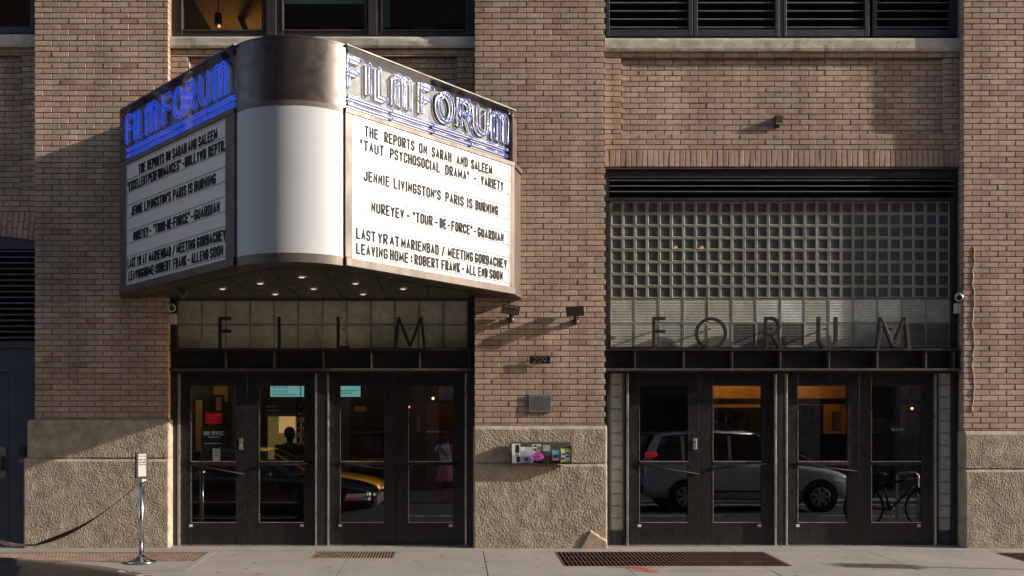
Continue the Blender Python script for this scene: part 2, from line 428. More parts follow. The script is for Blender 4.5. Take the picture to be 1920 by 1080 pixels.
def pier(label, x0, x1, ztop_stone, zj, bx0, bx1, seed, yfs=-.045, chip=None, phase=0):
    t = thing('brick_pier', label, 'wall', ((x0+x1)/2, 0, 0), group='brick piers of the cinema front')
    core = MB(); core.box(x0+.006, x1-.006, .008, .75, 0, ZTOP-.01); core.build('mortar', MORT, t)
    lay(t, courses(x0, x1, ztop_stone+.004, ZTOP, 0, phase, True), seed)
    stone_block(t, bx0+.04 if seed == 1 else bx0, bx1, zj+.002, ztop_stone, yfs+.012, seed=seed)
    stone_block(t, bx0, bx1, -.06, zj-.002, yfs, chip=chip, seed=seed+3)
    return t
pl_ = pier('left brick pier half hidden in the shadow of the marquee, stanchion before its stone base', LP0, LP1, Z(787), Z(858), X(47), X(318), 1)
pc_ = pier('middle brick pier between the two entrances, carrying the number plate, plaque and leaflet rack', CP0, CP1, Z(798), Z(867.5), X(888), X(1137.5), 2, chip=(X(1106), Z(993), 1.75, .62), phase=1)
pr_ = pier('right brick pier with a pale cord running down it and a camera on its edge', RP0, RP1, Z(808), Z(878), RP0, RP1, 3)

# right spandrel (above the FORUM entrance)
t = thing('brick_spandrel', 'brick spandrel wall with a recessed panel above the glass blocks on the right', 'wall', (X(1467), .115, Z(313)), group='brick spandrels under the upper windows')
yb, yp = .115, .155
zb_, zt_ = Z(313, yb), Z(95, .08)
px0, px1, pz0, pz1 = X(1167, yb), X(1770, yb), Z(251, yb), Z(109, yb)
b = []
zs = Z(281, yb)
b += courses(CP1, RP0, pz1, zt_, yb) + courses(CP1, px0, pz0, pz1, yb) + courses(px1, RP0, pz0, pz1, yb, 1) + courses(CP1, RP0, zs, pz0, yb) + courses(px0, px1, pz0, pz1, yp)
lay(t, b, 5)
sol = []; x = CP1+.004
while x < RP0-.03:
    sol.append((x+.0335, (zb_+zs)/2, BH, zs-zb_-JNT, yb)); x += .0672
lay(t, sol, 6, 'soldier_brick', vert=True)
mb = MB(); mb.box(CP1-.02, RP0+.02, yb+.008, .7, pz1, zt_); mb.box(CP1-.02, RP0+.02, yb+.008, .7, zb_+.01, pz0)
mb.box(CP1-.02, px0-.006, yb+.008, .7, pz0+.001, pz1-.001); mb.box(px1+.006, RP0+.02, yb+.008, .7, pz0+.001, pz1-.001); mb.box(px0-.005, px1+.005, yp+.008, .7, pz0-.001, pz1+.001)
mb.build('mortar', MORT, t)
def sill(root, x0, x1, z0, z1, yf, seed):
    mb = MB(); n = 60; nzz = 5; vs = []; 
    for j in range(nzz+1):
        for i in range(n+1):
            xx = x0+(x1-x0)*i/n; zz = z0+(z1-z0)*j/nzz
            h = noise.fractal(Vector((xx*6, seed, zz*9)), .8, 2, 4)*.008
            e = (.008 if j in (0, nzz) else 0)+max(0, noise.noise(Vector((xx*2.1, seed*2, 1)))-.35)*(.05 if j >= nzz-1 else 0)
            vs.append((xx, yf-h*.5+e, zz))
    fs = [(j*(n+1)+i, j*(n+1)+i+1, (j+1)*(n+1)+i+1, (j+1)*(n+1)+i) for j in range(nzz) for i in range(n)]
    mb.add(vs, fs); N = n+1; b0 = len(mb.v)
    for i in range(N): v = mb.v[nzz*N+i]; mb.v.append(Vector((v.x, yf+.35, v.z+.01)))
    for i in range(n): mb.f.append([nzz*N+i, nzz*N+i+1, b0+i+1, b0+i]); mb.m.append(0)
    b1 = len(mb.v)
    for i in range(N): v = mb.v[i]; mb.v.append(Vector((v.x, yf+.35, v.z)))
    for i in range(n): mb.f.append([i+1, i, b1+i, b1+i+1]); mb.m.append(0)
    return mb.build('window_sill', SILL, root)
sill(t, CP1+.003, RP0-.003, Z(95, .08), Z(71, .08), .08, 3.3)

# middle spandrel (behind the marquee)
t = thing('brick_spandrel', 'brick spandrel wall with a recessed panel, mostly behind the marquee', 'wall', (X(604), .115, Z(550)), group='brick spandrels under the upper windows')
px0, px1, pz1, pz0 = X(355, yb), X(856, yb), Z(106, yb), Z(350, yb)
zt_ = Z(90, .08); zb_ = Z(553, .1)
b = courses(LP1, CP0, pz1, zt_, yb)+courses(LP1, px0, pz0, pz1, yb)+courses(px1, CP0, pz0, pz1, yb, 1)+courses(px0, px1, pz0, pz1, yp)+courses(LP1, CP0, zb_, pz0, yb)
lay(t, b, 8)
mb = MB(); mb.box(LP1-.02, CP0+.02, yb+.008, .7, pz1, zt_); mb.box(LP1-.02, CP0+.02, yb+.008, .7, zb_, pz0)
mb.box(LP1-.02, px0-.006, yb+.008, .7, pz0+.001, pz1-.001); mb.box(px1+.006, CP0+.02, yb+.008, .7, pz0+.001, pz1-.001); mb.box(px0-.005, px1+.005, yp+.008, .7, pz0-.001, pz1+.001)
mb.build('mortar', MORT, t)
sill(t, LP1+.003, CP0-.003, Z(89, .08), Z(68, .08), .08, 7.7)

# far left spandrel with the flat arch
t = thing('brick_spandrel', 'brick spandrel wall with a low brick arch at the left edge of the photo', 'wall', (X(-60), .115, Z(450)), group='brick spandrels under the upper windows')
LX0 = -7.3
px1, pz1, pz0 = X(41, yb), Z(104, yb), Z(356, yb); zt_ = Z(87, .08)
def arch_z(x): return Z(441, yb)-.0-(max(0, x-X(-60))/.82)**2*.078*1.0
b = courses(LX0, LP0, pz1, zt_, yb)+courses(px1, LP0, pz0, pz1, yb, 1)+courses(LX0, px1, pz0, pz1, yp)
b += courses(LX0, LP0, Z(396, yb), pz0, yb)
lay(t, b, 9)
vo = []; k = 0; x = LX0+.1
while x < LP0+.02:
    zb0 = arch_z(x); tl = .03+.10*max(0, (x-X(-60))/.82); ln = Z(396, yb)-zb0-.004
    parts = [(0, ln*.62), (ln*.62, ln)] if k % 2 else [(0, ln*.36), (ln*.36, ln)]
    for a, c in parts:
        mid = (a+c)/2; xx = x+math.sin(tl)*mid
        if xx+.03 < LP0: vo.append((xx, zb0+mid, BH, c-a-JNT, yb, tl))
    x += .0665; k += 1
lay(t, vo, 10, 'arch_brick', vert=True)
mb = MB(); mb.box(LX0, LP0+.02, yb+.008, .7, pz1, zt_); mb.box(px1+.006, LP0+.02, yb+.008, .7, pz0+.001, pz1-.001); mb.box(LX0, px1+.005, yp+.008, .7, pz0-.001, pz1+.001); mb.box(LX0, LP0+.02, yb+.008, .7, Z(453, yb)+.07, pz0)
mb.build('mortar', MORT, t)
sill(t, LX0, LP0-.003, Z(87, .08), Z(64, .08), .08, 11.1)

LIPM = mat('slat_lip', (.115,.112,.125), .4, 0, var=.2, vs=7)  # lighter than the slats: light on the lips is put into the colour
# ---------------------------------------------------------------- louvres
def louvres(root, x0, x1, z0, z1, y, pitch, first, lip=.012, mat_s=STEEL, lipmat=LIPM, depth=.12, ends=.0):
    W = wpos(root); xm = (x0+x1)/2
    mb = MB(); hw = (x1-x0)/2
    mb.add([(-hw,0,0),(hw,0,0),(hw,0,lip),(-hw,0,lip)], [(0,1,2,3)], 1)
    mb.add([(-hw,0,lip),(hw,0,lip),(hw,depth,.06),(-hw,depth,.06)], [(0,1,2,3)], 0)
    mb.add([(-hw,0,0),(hw,0,0),(hw,depth,.048),(-hw,depth,.048)], [(3,2,1,0)], 0)
    me = mb.mesh('slat', [mat_s, lipmat])
    z = first
    while z > z0:
        o = bpy.data.objects.new('slat', me); COL.objects.link(o); o.parent = root
        o.location = Vector((xm, y, z))-W; z -= pitch
t = thing('louvre_header', 'dark steel louvre strip under the soldier bricks above the glass block wall', 'louvre', (X(1467), .15, Z(377)))
mb = MB(); yh = .15
mb.box(CP1+.002, RP0-.002, yh, yh+.03, Z(334, yh), Z(318.5, yh)); mb.box(CP1+.002, RP0-.002, yh-.012, yh+.03, Z(376.5, yh), Z(371, yh))
mb.box(CP1+.002, X(1142, yh), yh-.006, yh+.05, Z(371, yh), Z(334, yh)); mb.box(X(1790, yh), RP0-.002, yh-.006, yh+.05, Z(371, yh), Z(334, yh))
mb.box(CP1, RP0, .4, .41, Z(380), Z(300))
mb.build('header_frame', STEEL, t)
mb = MB(); mb.box(CP1+.003, RP0-.003, yh-.03, yh+.09, Z(318, yh), Z(315.2, yh)); mb.build('drip_edge', STEELL, t)
louvres(t, X(1143, yh), X(1789, yh), Z(369, yh), Z(335, yh), yh+.005, Z(0)-Z(10.6), Z(339, yh), lip=.013)
# four louvred windows, upper right
yw = .16
nm = ['leftmost louvred window above the right sill, next to the middle pier', 'second louvred window from the middle pier above the right sill', 'third louvred window from the middle pier above the right sill', 'rightmost louvred window above the right sill, beside the right pier']
edges = [(1137, 1143, 1291, 1299), (1301, 1308, 1454, 1461), (1469, 1475, 1622, 1630), (1636, 1644, 1782, 1797)]
for (a, b0, c, d), lab in zip(edges, nm):
    t = thing('louvred_window', lab, 'louvre', (X((a+d)/2, yw), yw, Z(68, yw)), group='louvred windows above the right sill')
    mb = MB(); za = Z(68, yw)+.003
    mb.box(X(a, yw), X(b0, yw), yw, yw+.1, za, ZTOP); mb.box(X(c, yw), X(d, yw), yw, yw+.1, za, ZTOP); mb.box(X(b0, yw), X(c, yw), yw+.002, yw+.1, za, Z(55, yw))
    mb.box(X(b0,yw), X(c,yw), yw+.2, yw+.21, za, ZTOP)
    mb.build('frame', mat('blue_black_frame', (.035,.034,.045), .42, .1, var=.15) if 'BBF' not in globals() else BBF, t, bevel=.003)
    louvres(t, X(b0, yw)+.004, X(c, yw)-.004, Z(56, yw), ZTOP, yw+.02, Z(0)-Z(15.6), Z(51, yw)+8*(Z(0)-Z(15.6)), lip=.016, depth=.14)
for a, b0, lab in ((1299.3, 1300.7, ''), (1461.5, 1468.5, 'pale mullion post between the second and third louvred windows'), ):
    if lab:
        mb = MB(); mb.box(X(a, yw), X(b0, yw), yw+.01, yw+.1, Z(68, yw)+.003, ZTOP); tag(mb.build('mullion_post', mat('taupe_paint', (.12,.10,.09), .6)), lab, 'post')

# ---------------------------------------------------------------- glass blocks
def gb_mesh(w, h, ring, mats, name='glass_block', rec=.012, dome=.0):
    mb = MB(); x, z = w/2, h/2; c = .003
    o = [(-x,-z),(x,-z),(x,z),(-x,z)]
    def rr(k, y): return [(a-math.copysign(k, a), y, b-math.copysign(k, b)) for a, b in o]
    vs = [(a, .06, b) for a, b in o]+rr(0, c)+rr(c, 0)+rr(ring, 0)+rr(ring+rec*.6, rec)
    fs = []
    for l in range(4):
        for i in range(4):
            k = (i+1) % 4; fs.append((l*4+i, l*4+k, l*4+4+k, l*4+4+i))
    mb.add(vs, fs[:12], 0); mb.add(vs, fs[12:], 2); mb.add(vs[16:20], [(0,1,2,3)], 1)
    return mb.mesh(name, list(mats)+[GBLINE])
yg = .20
pit = X(1145+22.75, yg)-X(1145, yg)
def block_wall(root, x0, z1, cols, rows, p, me_pick, y, ringw=.006, grout=True):
    W = wpos(root)
    for r in range(rows):
        for c in range(cols):
            me = me_pick(r, c)
            o = bpy.data.objects.new('glass_block', me); COL.objects.link(o); o.parent = root
            o.location = Vector((x0+(c+.5)*p, y+random.uniform(-.001,.001), z1-(r+.5)*p))-W
            o.rotation_euler = (random.gauss(0,.004), 0, random.gauss(0,.004))
    mb = MB()
    for c in range(cols+1): mb.box(x0+c*p-.0028, x0+c*p+.0028, y+.0015, y+.05, z1-rows*p, z1)
    for r in range(rows+1): mb.box(x0-.0028, x0+cols*p+.0028, y+.0022, y+.05, z1-r*p-.0028, z1-r*p+.0028)
    o = mb.build('grout_grid', GROUT, root)
t = thing('glass_block_wall', 'glass block wall with small clear blocks over ribbed ones above the FORUM doors', 'glass block wall', (X(1463, yg), yg, Z(652, yg)))
sm = gb_mesh(pit-.0056, pit-.0056, .010, [GBRING, BGL])
block_wall(t, X(1145, yg), Z(377.5, yg), 28, 8, pit, lambda r, c: sm, yg)
bigs = [gb_mesh(pit*2-.0056, pit*2-.0056, .008, [GBRING, m], rec=.004) for m in (GBRIB, GBRIB2, GBDARK)]
def pickb(r, c):
    if r == 0: return bigs[1] if c in (6,7,9,10,11) else bigs[0]
    return bigs[2] if c in (5,6,7,12,13) else bigs[0]
block_wall(t, X(1145, yg), Z(377.5, yg)-8*pit, 14, 2, pit*2, pickb, yg)
mb = MB(); mb.box(CP1+.004, X(1144, .16), .15, .4, Z(652,.16), Z(377,.16)); mb.box(X(1784, .16), RP0-.004, .15, .4, Z(652,.16), Z(377,.16)); mb.build('side_frame', STEEL, t, bevel=.003)
mb = MB(); mb.box(CP1, RP0, .5, .51, Z(655), Z(560)); mb.build('backing_panel', BLACKM, t)
# transom over the FILM doors
trb = gb_mesh(X(378.3, yg)-X(333, yg)-.0056, X(378.3, yg)-X(333, yg)-.0056, .008, [GBRING, gbmat('cream_ribbed_glass_block', (.55,.51,.40), True)], rec=.004)
t = thing('glass_block_transom', 'ribbed glass block transom behind the FILM letters under the marquee', 'glass block wall', (X(605, yg), yg, Z(654, yg)))
block_wall(t, X(333, yg), Z(563.5, yg), 12, 2, X(378.3, yg)-X(333, yg), lambda r, c: trb, yg)
mb = MB(); mb.box(LP1+.004, X(332.5, .16), .12, .4, Z(655,.16), Z(563,.16)); mb.box(X(877.5, .16), CP0-.004, .12, .4, Z(655,.16), Z(563,.16)); mb.box(LP1+.004, CP0-.004, .07, .4, Z(563,.1), Z(552,.1)+.02); mb.build('head_frame', STEEL, t, bevel=.003)
mb = MB(); mb.box(LP1, CP0, .5, .51, Z(655), Z(555)); mb.build('backing_panel', BLACKM, t)

# steel beams over both entrances
def beam(x0, x1, stiff, label):
    t = thing('steel_beam', label, 'beam', ((x0+x1)/2, .1, Z(693)), group='riveted beams over the entrance doors')
    mb = MB(); mb.box(x0, x1, .15, .3, Z(691,.15), Z(657,.15)); mb.build('web', STEEL, t)
    mb = MB(); mb.box(x0, x1, .035, .26, Z(657,.04)-.002, Z(653.5,.04)); mb.build('top_flange', STEEL, t, bevel=.002)
    mb = MB(); mb.box(x0, x1, .03, .3, Z(695,.03), Z(690.5,.03)); mb.build('bottom_flange', STEELL, t, bevel=.002)
    for s in stiff:
        mb = MB(); mb.box(X(s,.04)-.008, X(s,.04)+.008, .045, .15, Z(690.5,.03)+.001, Z(657,.04)-.003); mb.build('stiffener', STEELL, t)
beam(CP1+.004, RP0-.02, [1191,1282.5,1373.5,1464,1555.5,1646,1737,1789], 'dark steel beam with stiffener plates under the FORUM letters')
beam(LP1+.004, CP0-.004, [422,513,605,696,787,880], 'dark steel beam with stiffener plates under the FILM letters')

# ---------------------------------------------------------------- lettering (stroke alphabet, unit cell)
a_ = .13
G = {
'A': [[(0,0),(.5,1),(1,0)], [(.19,.34),(.81,.34)]],
'B': [[(0,0),(0,1),(.72,1),(1,1-a_),(1,.63),(.8,.53),(0,.53)], [(.8,.53),(1,.42),(1,a_),(.72,0),(0,0)]],
'C': [[(1,.68),(1,1-a_),(.72,1),(.28,1),(0,1-a_),(0,a_),(.28,0),(.72,0),(1,a_),(1,.32)]],
'D': [[(0,0),(0,1),(.65,1),(1,1-a_*1.3),(1,a_*1.3),(.65,0),(0,0)]],
'E': [[(1,1),(0,1),(0,0),(1,0)], [(0,.52),(.8,.52)]],
'F': [[(1,1),(0,1),(0,0)], [(0,.52),(.8,.52)]],
'G': [[(1,.72),(1,1-a_),(.72,1),(.28,1),(0,1-a_),(0,a_),(.28,0),(.72,0),(1,a_),(1,.46),(.55,.46)]],
'H': [[(0,0),(0,1)], [(1,0),(1,1)], [(0,.52),(1,.52)]],
'I': [[(.5,0),(.5,1)]],
'J': [[(1,1),(1,a_),(.72,0),(.28,0),(0,a_),(0,.3)]],
'K': [[(0,0),(0,1)], [(1,1),(.08,.42)], [(.35,.6),(1,0)]],
'L': [[(0,1),(0,0),(1,0)]],
'M': [[(0,0),(0,1),(.5,.25),(1,1),(1,0)]],
'N': [[(0,0),(0,1),(1,0),(1,1)]],
'O': [[(.28,1),(0,1-a_),(0,a_),(.28,0),(.72,0),(1,a_),(1,1-a_),(.72,1),(.28,1)]],
'P': [[(0,0),(0,1),(.72,1),(1,1-a_),(1,.58),(.72,.46),(0,.46)]],
'R': [[(0,0),(0,1),(.72,1),(1,1-a_),(1,.6),(.72,.48),(0,.48)], [(.5,.48),(1,0)]],
'S': [[(1,.72),(1,1-a_),(.72,1),(.28,1),(0,1-a_),(0,.66),(.2,.55),(.8,.45),(1,.34),(1,a_),(.72,0),(.28,0),(0,a_),(0,.28)]],
'T': [[(0,1),(1,1)], [(.5,1),(.5,0)]],
'U': [[(0,1),(0,a_),(.28,0),(.72,0),(1,a_),(1,1)]],
'V': [[(0,1),(.5,0),(1,1)]],
'W': [[(0,1),(.25,0),(.5,.8),(.75,0),(1,1)]],
'X': [[(0,0),(1,1)], [(0,1),(1,0)]],
'Y': [[(0,1),(.5,.48),(1,1)], [(.5,.48),(.5,0)]],
'"': [[(.2,1),(.2,.76)], [(.8,1),(.8,.76)]],
"'": [[(.5,1),(.5,.74)]],
'-': [[(0,.45),(1,.45)]], '/': [[(0,0),(1,1)]],
':': [[(.5,.18),(.5,.34)], [(.5,.62),(.5,.78)]], ',': [[(.6,.1),(.4,-.16)]],
'2': [[(0,.75),(.1,.93),(.35,1),(.7,.97),(.95,.8),(.95,.62),(.0,0),(1,0)]],
'0': [[(.5,1),(.2,.93),(0,.7),(0,.3),(.2,.07),(.5,0),(.8,.07),(1,.3),(1,.7),(.8,.93),(.5,1)]],
'9': [[(1,.68),(.9,.9),(.5,1),(.1,.9),(0,.68),(.1,.46),(.5,.38),(.9,.46),(1,.68),(.9,.3),(.5,0)]],
}
ADV = {'I': .42, "'": .3, '"': .62, '-': .6, '/': .7, ':': .35, ',': .3, 'M': 1.25, 'W': 1.25}
def glyph(mb, ch, x0, z0, w_, h, t, y0, y1):
    for k, st in enumerate(G[ch]):
        pts = [(x0+t/2+p*(w_-t), z0+t/2+q*(h-t)) for p, q in st]
        if len(pts) > 3 and pts[0] == pts[-1]: mb.strip(pts[:-1], t, y0-.0004*k, y1, closed=True)
        else:
            if ch in 'EFLHTBRPDK' or len(pts) == 2:   # square the ends
                d0 = (Vector(pts[0])-Vector(pts[1])).normalized()*t*.5; d1 = (Vector(pts[-1])-Vector(pts[-2])).normalized()*t*.5
                pts = [tuple(Vector(pts[0])+d0*(.9 if len(pts[0:]) else 1))]+pts[1:-1]+[tuple(Vector(pts[-1])+d1*.9)]
            mb.strip(pts, t, y0-.0004*k, y1)
def word(mb, s, x0, x1, z0, h, t, y0, y1, each=None):
    n = sum(ADV.get(c, 1.0) for c in s if c != ' ')+.6*s.count(' '); gap = .24; u = (x1-x0)/(n+gap*(len(s)-1))
    x = x0
    for c in s:
        if c == ' ': x += u*(.6+gap); continue
        ww = ADV.get(c, 1.0)*u
        tt = min(t, ww*.9)
        m = mb if each is None else MB(mb.xf)
        glyph(m, c, x, z0, max(ww, tt*1.02), h, tt, y0, y1)
        if each is not None: each(m)
        x += ww+gap*u

# FILM / FORUM standing letters
def arc(cx, cz, r, a0, a1, n=20, rz=None): return [(cx+r*math.cos(a0+(a1-a0)*i/n), cz+(rz or r)*math.sin(a0+(a1-a0)*i/n)) for i in range(n+1)]
yl = .07
zb_, zt_ = Z(654, yl), Z(594, yl); tt = .036
def standing(root, ch, pa, pb):
    x0, x1 = X(pa, yl)+tt/2, X(pb, yl)-tt/2; a, b = zb_, zt_-tt/2; H = zt_-zb_
    mb = MB(); S = []
    if ch == 'F': S = [[(x0,a),(x0,b+tt/2)], [(x0,b),(x1+tt/2,b)], [(x0,a+H*.55),(x1+tt/2,a+H*.55)]]
    if ch == 'I': S = [[(x0,a),(x0,b+tt/2)]]
    if ch == 'L': S = [[(x0,a),(x0,b+tt/2)], [(x0,a+tt/2),(x1+tt/2,a+tt/2)]]
    if ch == 'M': S = [[(x0,a),(x0+.045,zt_)], [(x0+.045,zt_-.01),((x0+x1)/2,a+.03)], [((x0+x1)/2,a+.03),(x1-.045,zt_-.01)], [(x1-.045,zt_),(x1,a)]]
    if ch == 'O':
        r = (x1-x0)/2; S = [arc((x0+x1)/2, (a+b)/2+.005, r, 0, 2*PI, 40)[:-1]]
    if ch == 'R':
        r = H*.25; S = [[(x0,a),(x0,b+tt/2)], [(x0,b),(x1-r,b)]+arc(x1-r, b-r, r, PI/2, -PI/2, 14)+[(x0,b-2*r)], [(x1-r*.9,b-2*r),(x1+.02,a)]]
    if ch == 'U':
        r = (x1-x0)/2; S = [[(x0,zt_),(x0,a+r+tt/2)]+arc((x0+x1)/2, a+r+tt/2, r, PI, 2*PI, 16)+[(x1,zt_)]]
    for k, s in enumerate(S): mb.strip(s, tt, yl-.0006*k, yl+.05, closed=(ch == 'O'))
    mb.box((x0+x1)/2-.008, (x0+x1)/2+.008, yl+.05, yg-.002, a+H*.62, a+H*.62+.016)
    mb.build('letter', LETT, root, bevel=.002)
t = thing('film_sign', 'dark standing letters spelling FILM on the beam under the marquee', 'sign', (X(605), yl, Z(655, yl)), group='standing metal letters')
for c, a, b in (('F',409,433),('I',520,525.5),('L',631,655),('M',738,799)): standing(t, c, a, b)
t = thing('forum_sign', 'dark standing letters spelling FORUM on the beam before the glass blocks', 'sign', (X(1465), yl, Z(655, yl)), group='standing metal letters')
for c, a, b in (('F',1224,1248),('O',1304,1364),('R',1434,1464),('U',1533,1571),('M',1643,1707)): standing(t, c, a, b)

# ---------------------------------------------------------------- doors
yd = .19
def door(pa, pb, ga, gb, label, hinge, lock=False, bar=None):
    """pa..pb leaf edges, ga..gb glass edges, in photograph pixels"""
    t = thing('entrance_door', label, 'door', (X((pa+pb)/2, yd), yd, .01), group='glazed entrance doors')
    x0, x1 = X(pa, yd)+.003, X(pb, yd)-.003; g0, g1 = X(ga, yd), X(gb, yd)
    z0, z1, zg0, zg1 = .018, Z(700, yd), Z(980, yd), Z(723.5, yd); zm0, zm1 = Z(873, yd), Z(866, yd)
    for a, b in ((x0, g0), (g1, x1)):
        mb = MB(); mb.box(a, b, yd, yd+.045, z0, z1); mb.build('stile', DOORP, t, bevel=.003)
    mb = MB(); mb.box(g0, g1, yd+.001, yd+.044, zg1, z1); mb.build('top_rail', DOORP, t)
    mb = MB(); mb.box(g0, g1, yd+.001, yd+.044, z0, zg0); mb.build('bottom_rail', DOORP, t)
    mb = MB(); mb.box(g0, g1, yd-.004, yd+.05, zm0, zm1); mb.build('push_bar', DOORP, t, bevel=.002)
    mb = MB(); mb.box(g0, g1, yd-.006, yd-.002, zm1-.001, zm1+.011); mb.box(g0, g1, yd-.004, yd+.004, zg0-.002, zg0+.008)
    mb.box(g0-.004, g0+.004, yd-.003, yd+.004, zg0, zm0); mb.box(g0-.004, g0+.003, yd-.003, yd+.004, zm1, Z(770, yd)); mb.build('glazing_bead', ALU, t)
    for a, b in ((zg0, zm0), (zm1, zg1)):
        mb = MB(); mb.box(g0-.005, g1+.005, yd+.02, yd+.027, a-.005, b+.005); mb.build('glass_pane', GLASS, t)
    if bar:
        mb = MB(); (ax, ay), (bx, by) = bar
        mb.tube([(X(ax, yd), yd-.010, Z(ay, yd)), (X(bx, yd), yd-.014, Z(by, yd))], .009, 8); mb.build('pull_bar', BARM, t, smooth=True)
    if lock:
        mb = MB(); lx = X(lock, yd); mb.box(lx-.024, lx+.024, yd-.008, yd, Z(843, yd), Z(822, yd)); mb.build('lock_plate', ALU, t, bevel=.003)
        mb = MB(); mb.tube([(lx,yd-.02,Z(829,yd)),(lx,yd-.008,Z(829,yd))], .013, 12); mb.tube([(lx,yd-.03,Z(838,yd)),(lx,yd-.03,Z(831,yd))], .008, 8); mb.build('lock_cylinder', BRONZE, t)
    sx = X(gb-4 if hinge == 'r' else ga, yd)
    mb = MB(); mb.box(sx-.022, sx+.022, yd-.002, yd, Z(988, yd), Z(984, yd)+.006); mb.build('sticker', WPLAS, t)
    return t
d1 = door(338, 463, 358, 442, 'leftmost door of the FILM entrance with the red notice in its glass', 'l', 452, ((345,869),(458,889)))
d2 = door(463, 591, 486, 570, 'second FILM door from the left, left of the middle post', 'r', None, ((470,877),(585,868)))
d3 = door(615, 743, 638, 720, 'third FILM door from the left, right of the middle post', 'l', None, ((622,868),(735,880)))
d4 = door(743, 872, 766, 849, 'rightmost FILM door, mirroring the photographer in a white shirt', 'r', None, ((750,880),(866,868)))
e1 = door(1180, 1312, 1199, 1290, 'leftmost door of the FORUM entrance with a lock plate', 'l', 1303, ((1185,869),(1311,889)))
e2 = door(1312, 1452, 1337, 1428, 'second FORUM door from the left, showing the orange lobby', 'r', None, ((1325,880),(1446,868)))
e3 = door(1476, 1612, 1496, 1589, 'third FORUM door from the left, just right of the middle post', 'l', None, ((1480,869),(1611,884)))
e4 = door(1612, 1751, 1634, 1727, 'rightmost FORUM door, mirroring a bicycle', 'r', None, None)
for src, px in ((d2, None),):
    pass
def door_frame(label, x0, x1, posts, strips, head):
    t = thing('door_frame', label, 'door frame', ((x0+x1)/2, .17, 0), group='steel frames round the entrance doors')
    for a, b in posts:
        mb = MB(); mb.box(X(a,.14), X(b,.14), .14, .30, .005, Z(696,.14)); mb.build('post', STEEL, t, bevel=.004)
    mb = MB(); mb.box(x0, x1, .16, .3, Z(700,.16)+.001, Z(696,.16)-.001); mb.build('head_rail', STEEL, t)
    for a, b in strips:
        mb = MB(); mb.box(X(a,.15), X(b,.15), .135, .19, .012, Z(701,.15)); mb.build('edge_strip', ALU, t, bevel=.002)
    mb = MB(); mb.box(x0, x1, .10, .3, .002, .016); mb.build('threshold', ALU, t)
door_frame('steel frame round the FILM doors with bright edge strips', LP1+.006, CP0-.006, [(320,332.5),(596,612.5),(876,888.5)], [(333.5,337),(591,594.5),(613.5,616.5),(871.5,875)], 0)
door_frame('steel frame round the FORUM doors with bright edge strips', CP1+.006, RP0-.02, [(1137.5,1143.5),(1169.5,1171.5),(1456.5,1471.5),(1756.5,1759),(1785,1796)], [(1174,1178.5),(1452,1455.5),(1472.5,1476),(1751.5,1755)], 0)
slm = gb_mesh(X(1168,.18)-X(1145,.18)-.006, pit-.007, .006, [GBRING, GBRIB2], rec=.003)
for pa, pb, lab in ((1145, 1168, 'narrow column of glass blocks at the left edge of the FORUM doors'), (1760.5, 1783.5, 'narrow column of glass blocks at the right edge of the FORUM doors')):
    t = thing('glass_block_sidelight', lab, 'glass block wall', (X((pa+pb)/2,.18), .18, 0), group='glass block columns beside the FORUM doors')
    zt = Z(699,.18); p = (zt-Z(994,.18))/13; W = wpos(t)
    for i in range(13):
        o = bpy.data.objects.new('glass_block', slm); COL.objects.link(o); o.parent = t; o.location = Vector((X((pa+pb)/2,.18), .18, zt-(i+.5)*p))-W
    mb = MB()
    for i in range(14): mb.box(X(pa,.18), X(pb,.18), .181, .23, zt-i*p-.0035, zt-i*p+.0035)
    mb.box(X(pa,.18)-.004, X(pa,.18)+.003, .1815, .23, zt-13*p, zt); mb.box(X(pb,.18)-.003, X(pb,.18)+.004, .1815, .23, zt-13*p, zt); mb.build('grout_grid', GROUT, t)
    mb = MB(); mb.box(X(pa,.18), X(pb,.18), .185, .25, .01, Z(994,.18)-.004); mb.build('kick_box', BLUEST, t)

# notices fixed inside the door glass
yn = yd+.0325
def sheet(root, pa, pb, ya, yb_, m, name='notice', y=yn, th=.001):
    mb = MB(); mb.box(X(pa,y), X(pb,y), y, y+th, Z(yb_,y), Z(ya,y)); return mb.build(name, m, root)
t = thing('red_notice', 'small red notice with faint text taped inside the leftmost FILM door', 'notice', (X(400,yn), yn, Z(794,yn)))
sheet(t, 385, 416, 774, 795, REDP, 'paper')
mb = MB(); dk = mat('pale_red_ink', (.75,.12,.12), .6)
word(mb, 'DOWNLOAD', X(388,yn), X(414,yn), Z(780,yn), .026, .004, yn-.0008, yn); word(mb, 'AND STREAM', X(390,yn), X(412,yn), Z(786,yn), .022, .003, yn-.0008, yn)
mb.build('lettering', dk, t)
wi = mat('pale_vinyl', (.85,.85,.86), .6)
def boxoffice(pa, pb, yb_, h, lab, extra=False):
    t = thing('vinyl_lettering', lab, 'sign', (X((pa+pb)/2, yn), yn, Z(yb_, yn)), group='BOX OFFICE lettering on the door glass')
    sheet(t, pa-(5 if extra else 3), pb+(6 if extra else 3), yb_-(17 if extra else 7), yb_+(24 if extra else 3), BLACKM, 'backing', yn)
    mb = MB(); word(mb, 'BOX OFFICE', X(pa,yn), X(pb,yn), Z(yb_,yn), h, h*.13, yn-.001, yn)
    if extra: mb.box(X(pa+8,yn), X(pb-6,yn), yn-.001, yn, Z(yb_+4,yn), Z(yb_+3,yn)); mb.box(X(pa+2,yn), X(pb-2,yn), yn-.001, yn, Z(yb_+16,yn), Z(yb_+15,yn))
    mb.build('lettering', wi, t)
boxoffice(382, 419, 816, .048, 'large white BOX OFFICE lettering on the leftmost FILM door', True)
boxoffice(801, 823, 811, .022, 'small BOX OFFICE lettering on the rightmost FILM door')
boxoffice(1374, 1397, 811, .022, 'small BOX OFFICE lettering on the second FORUM door')
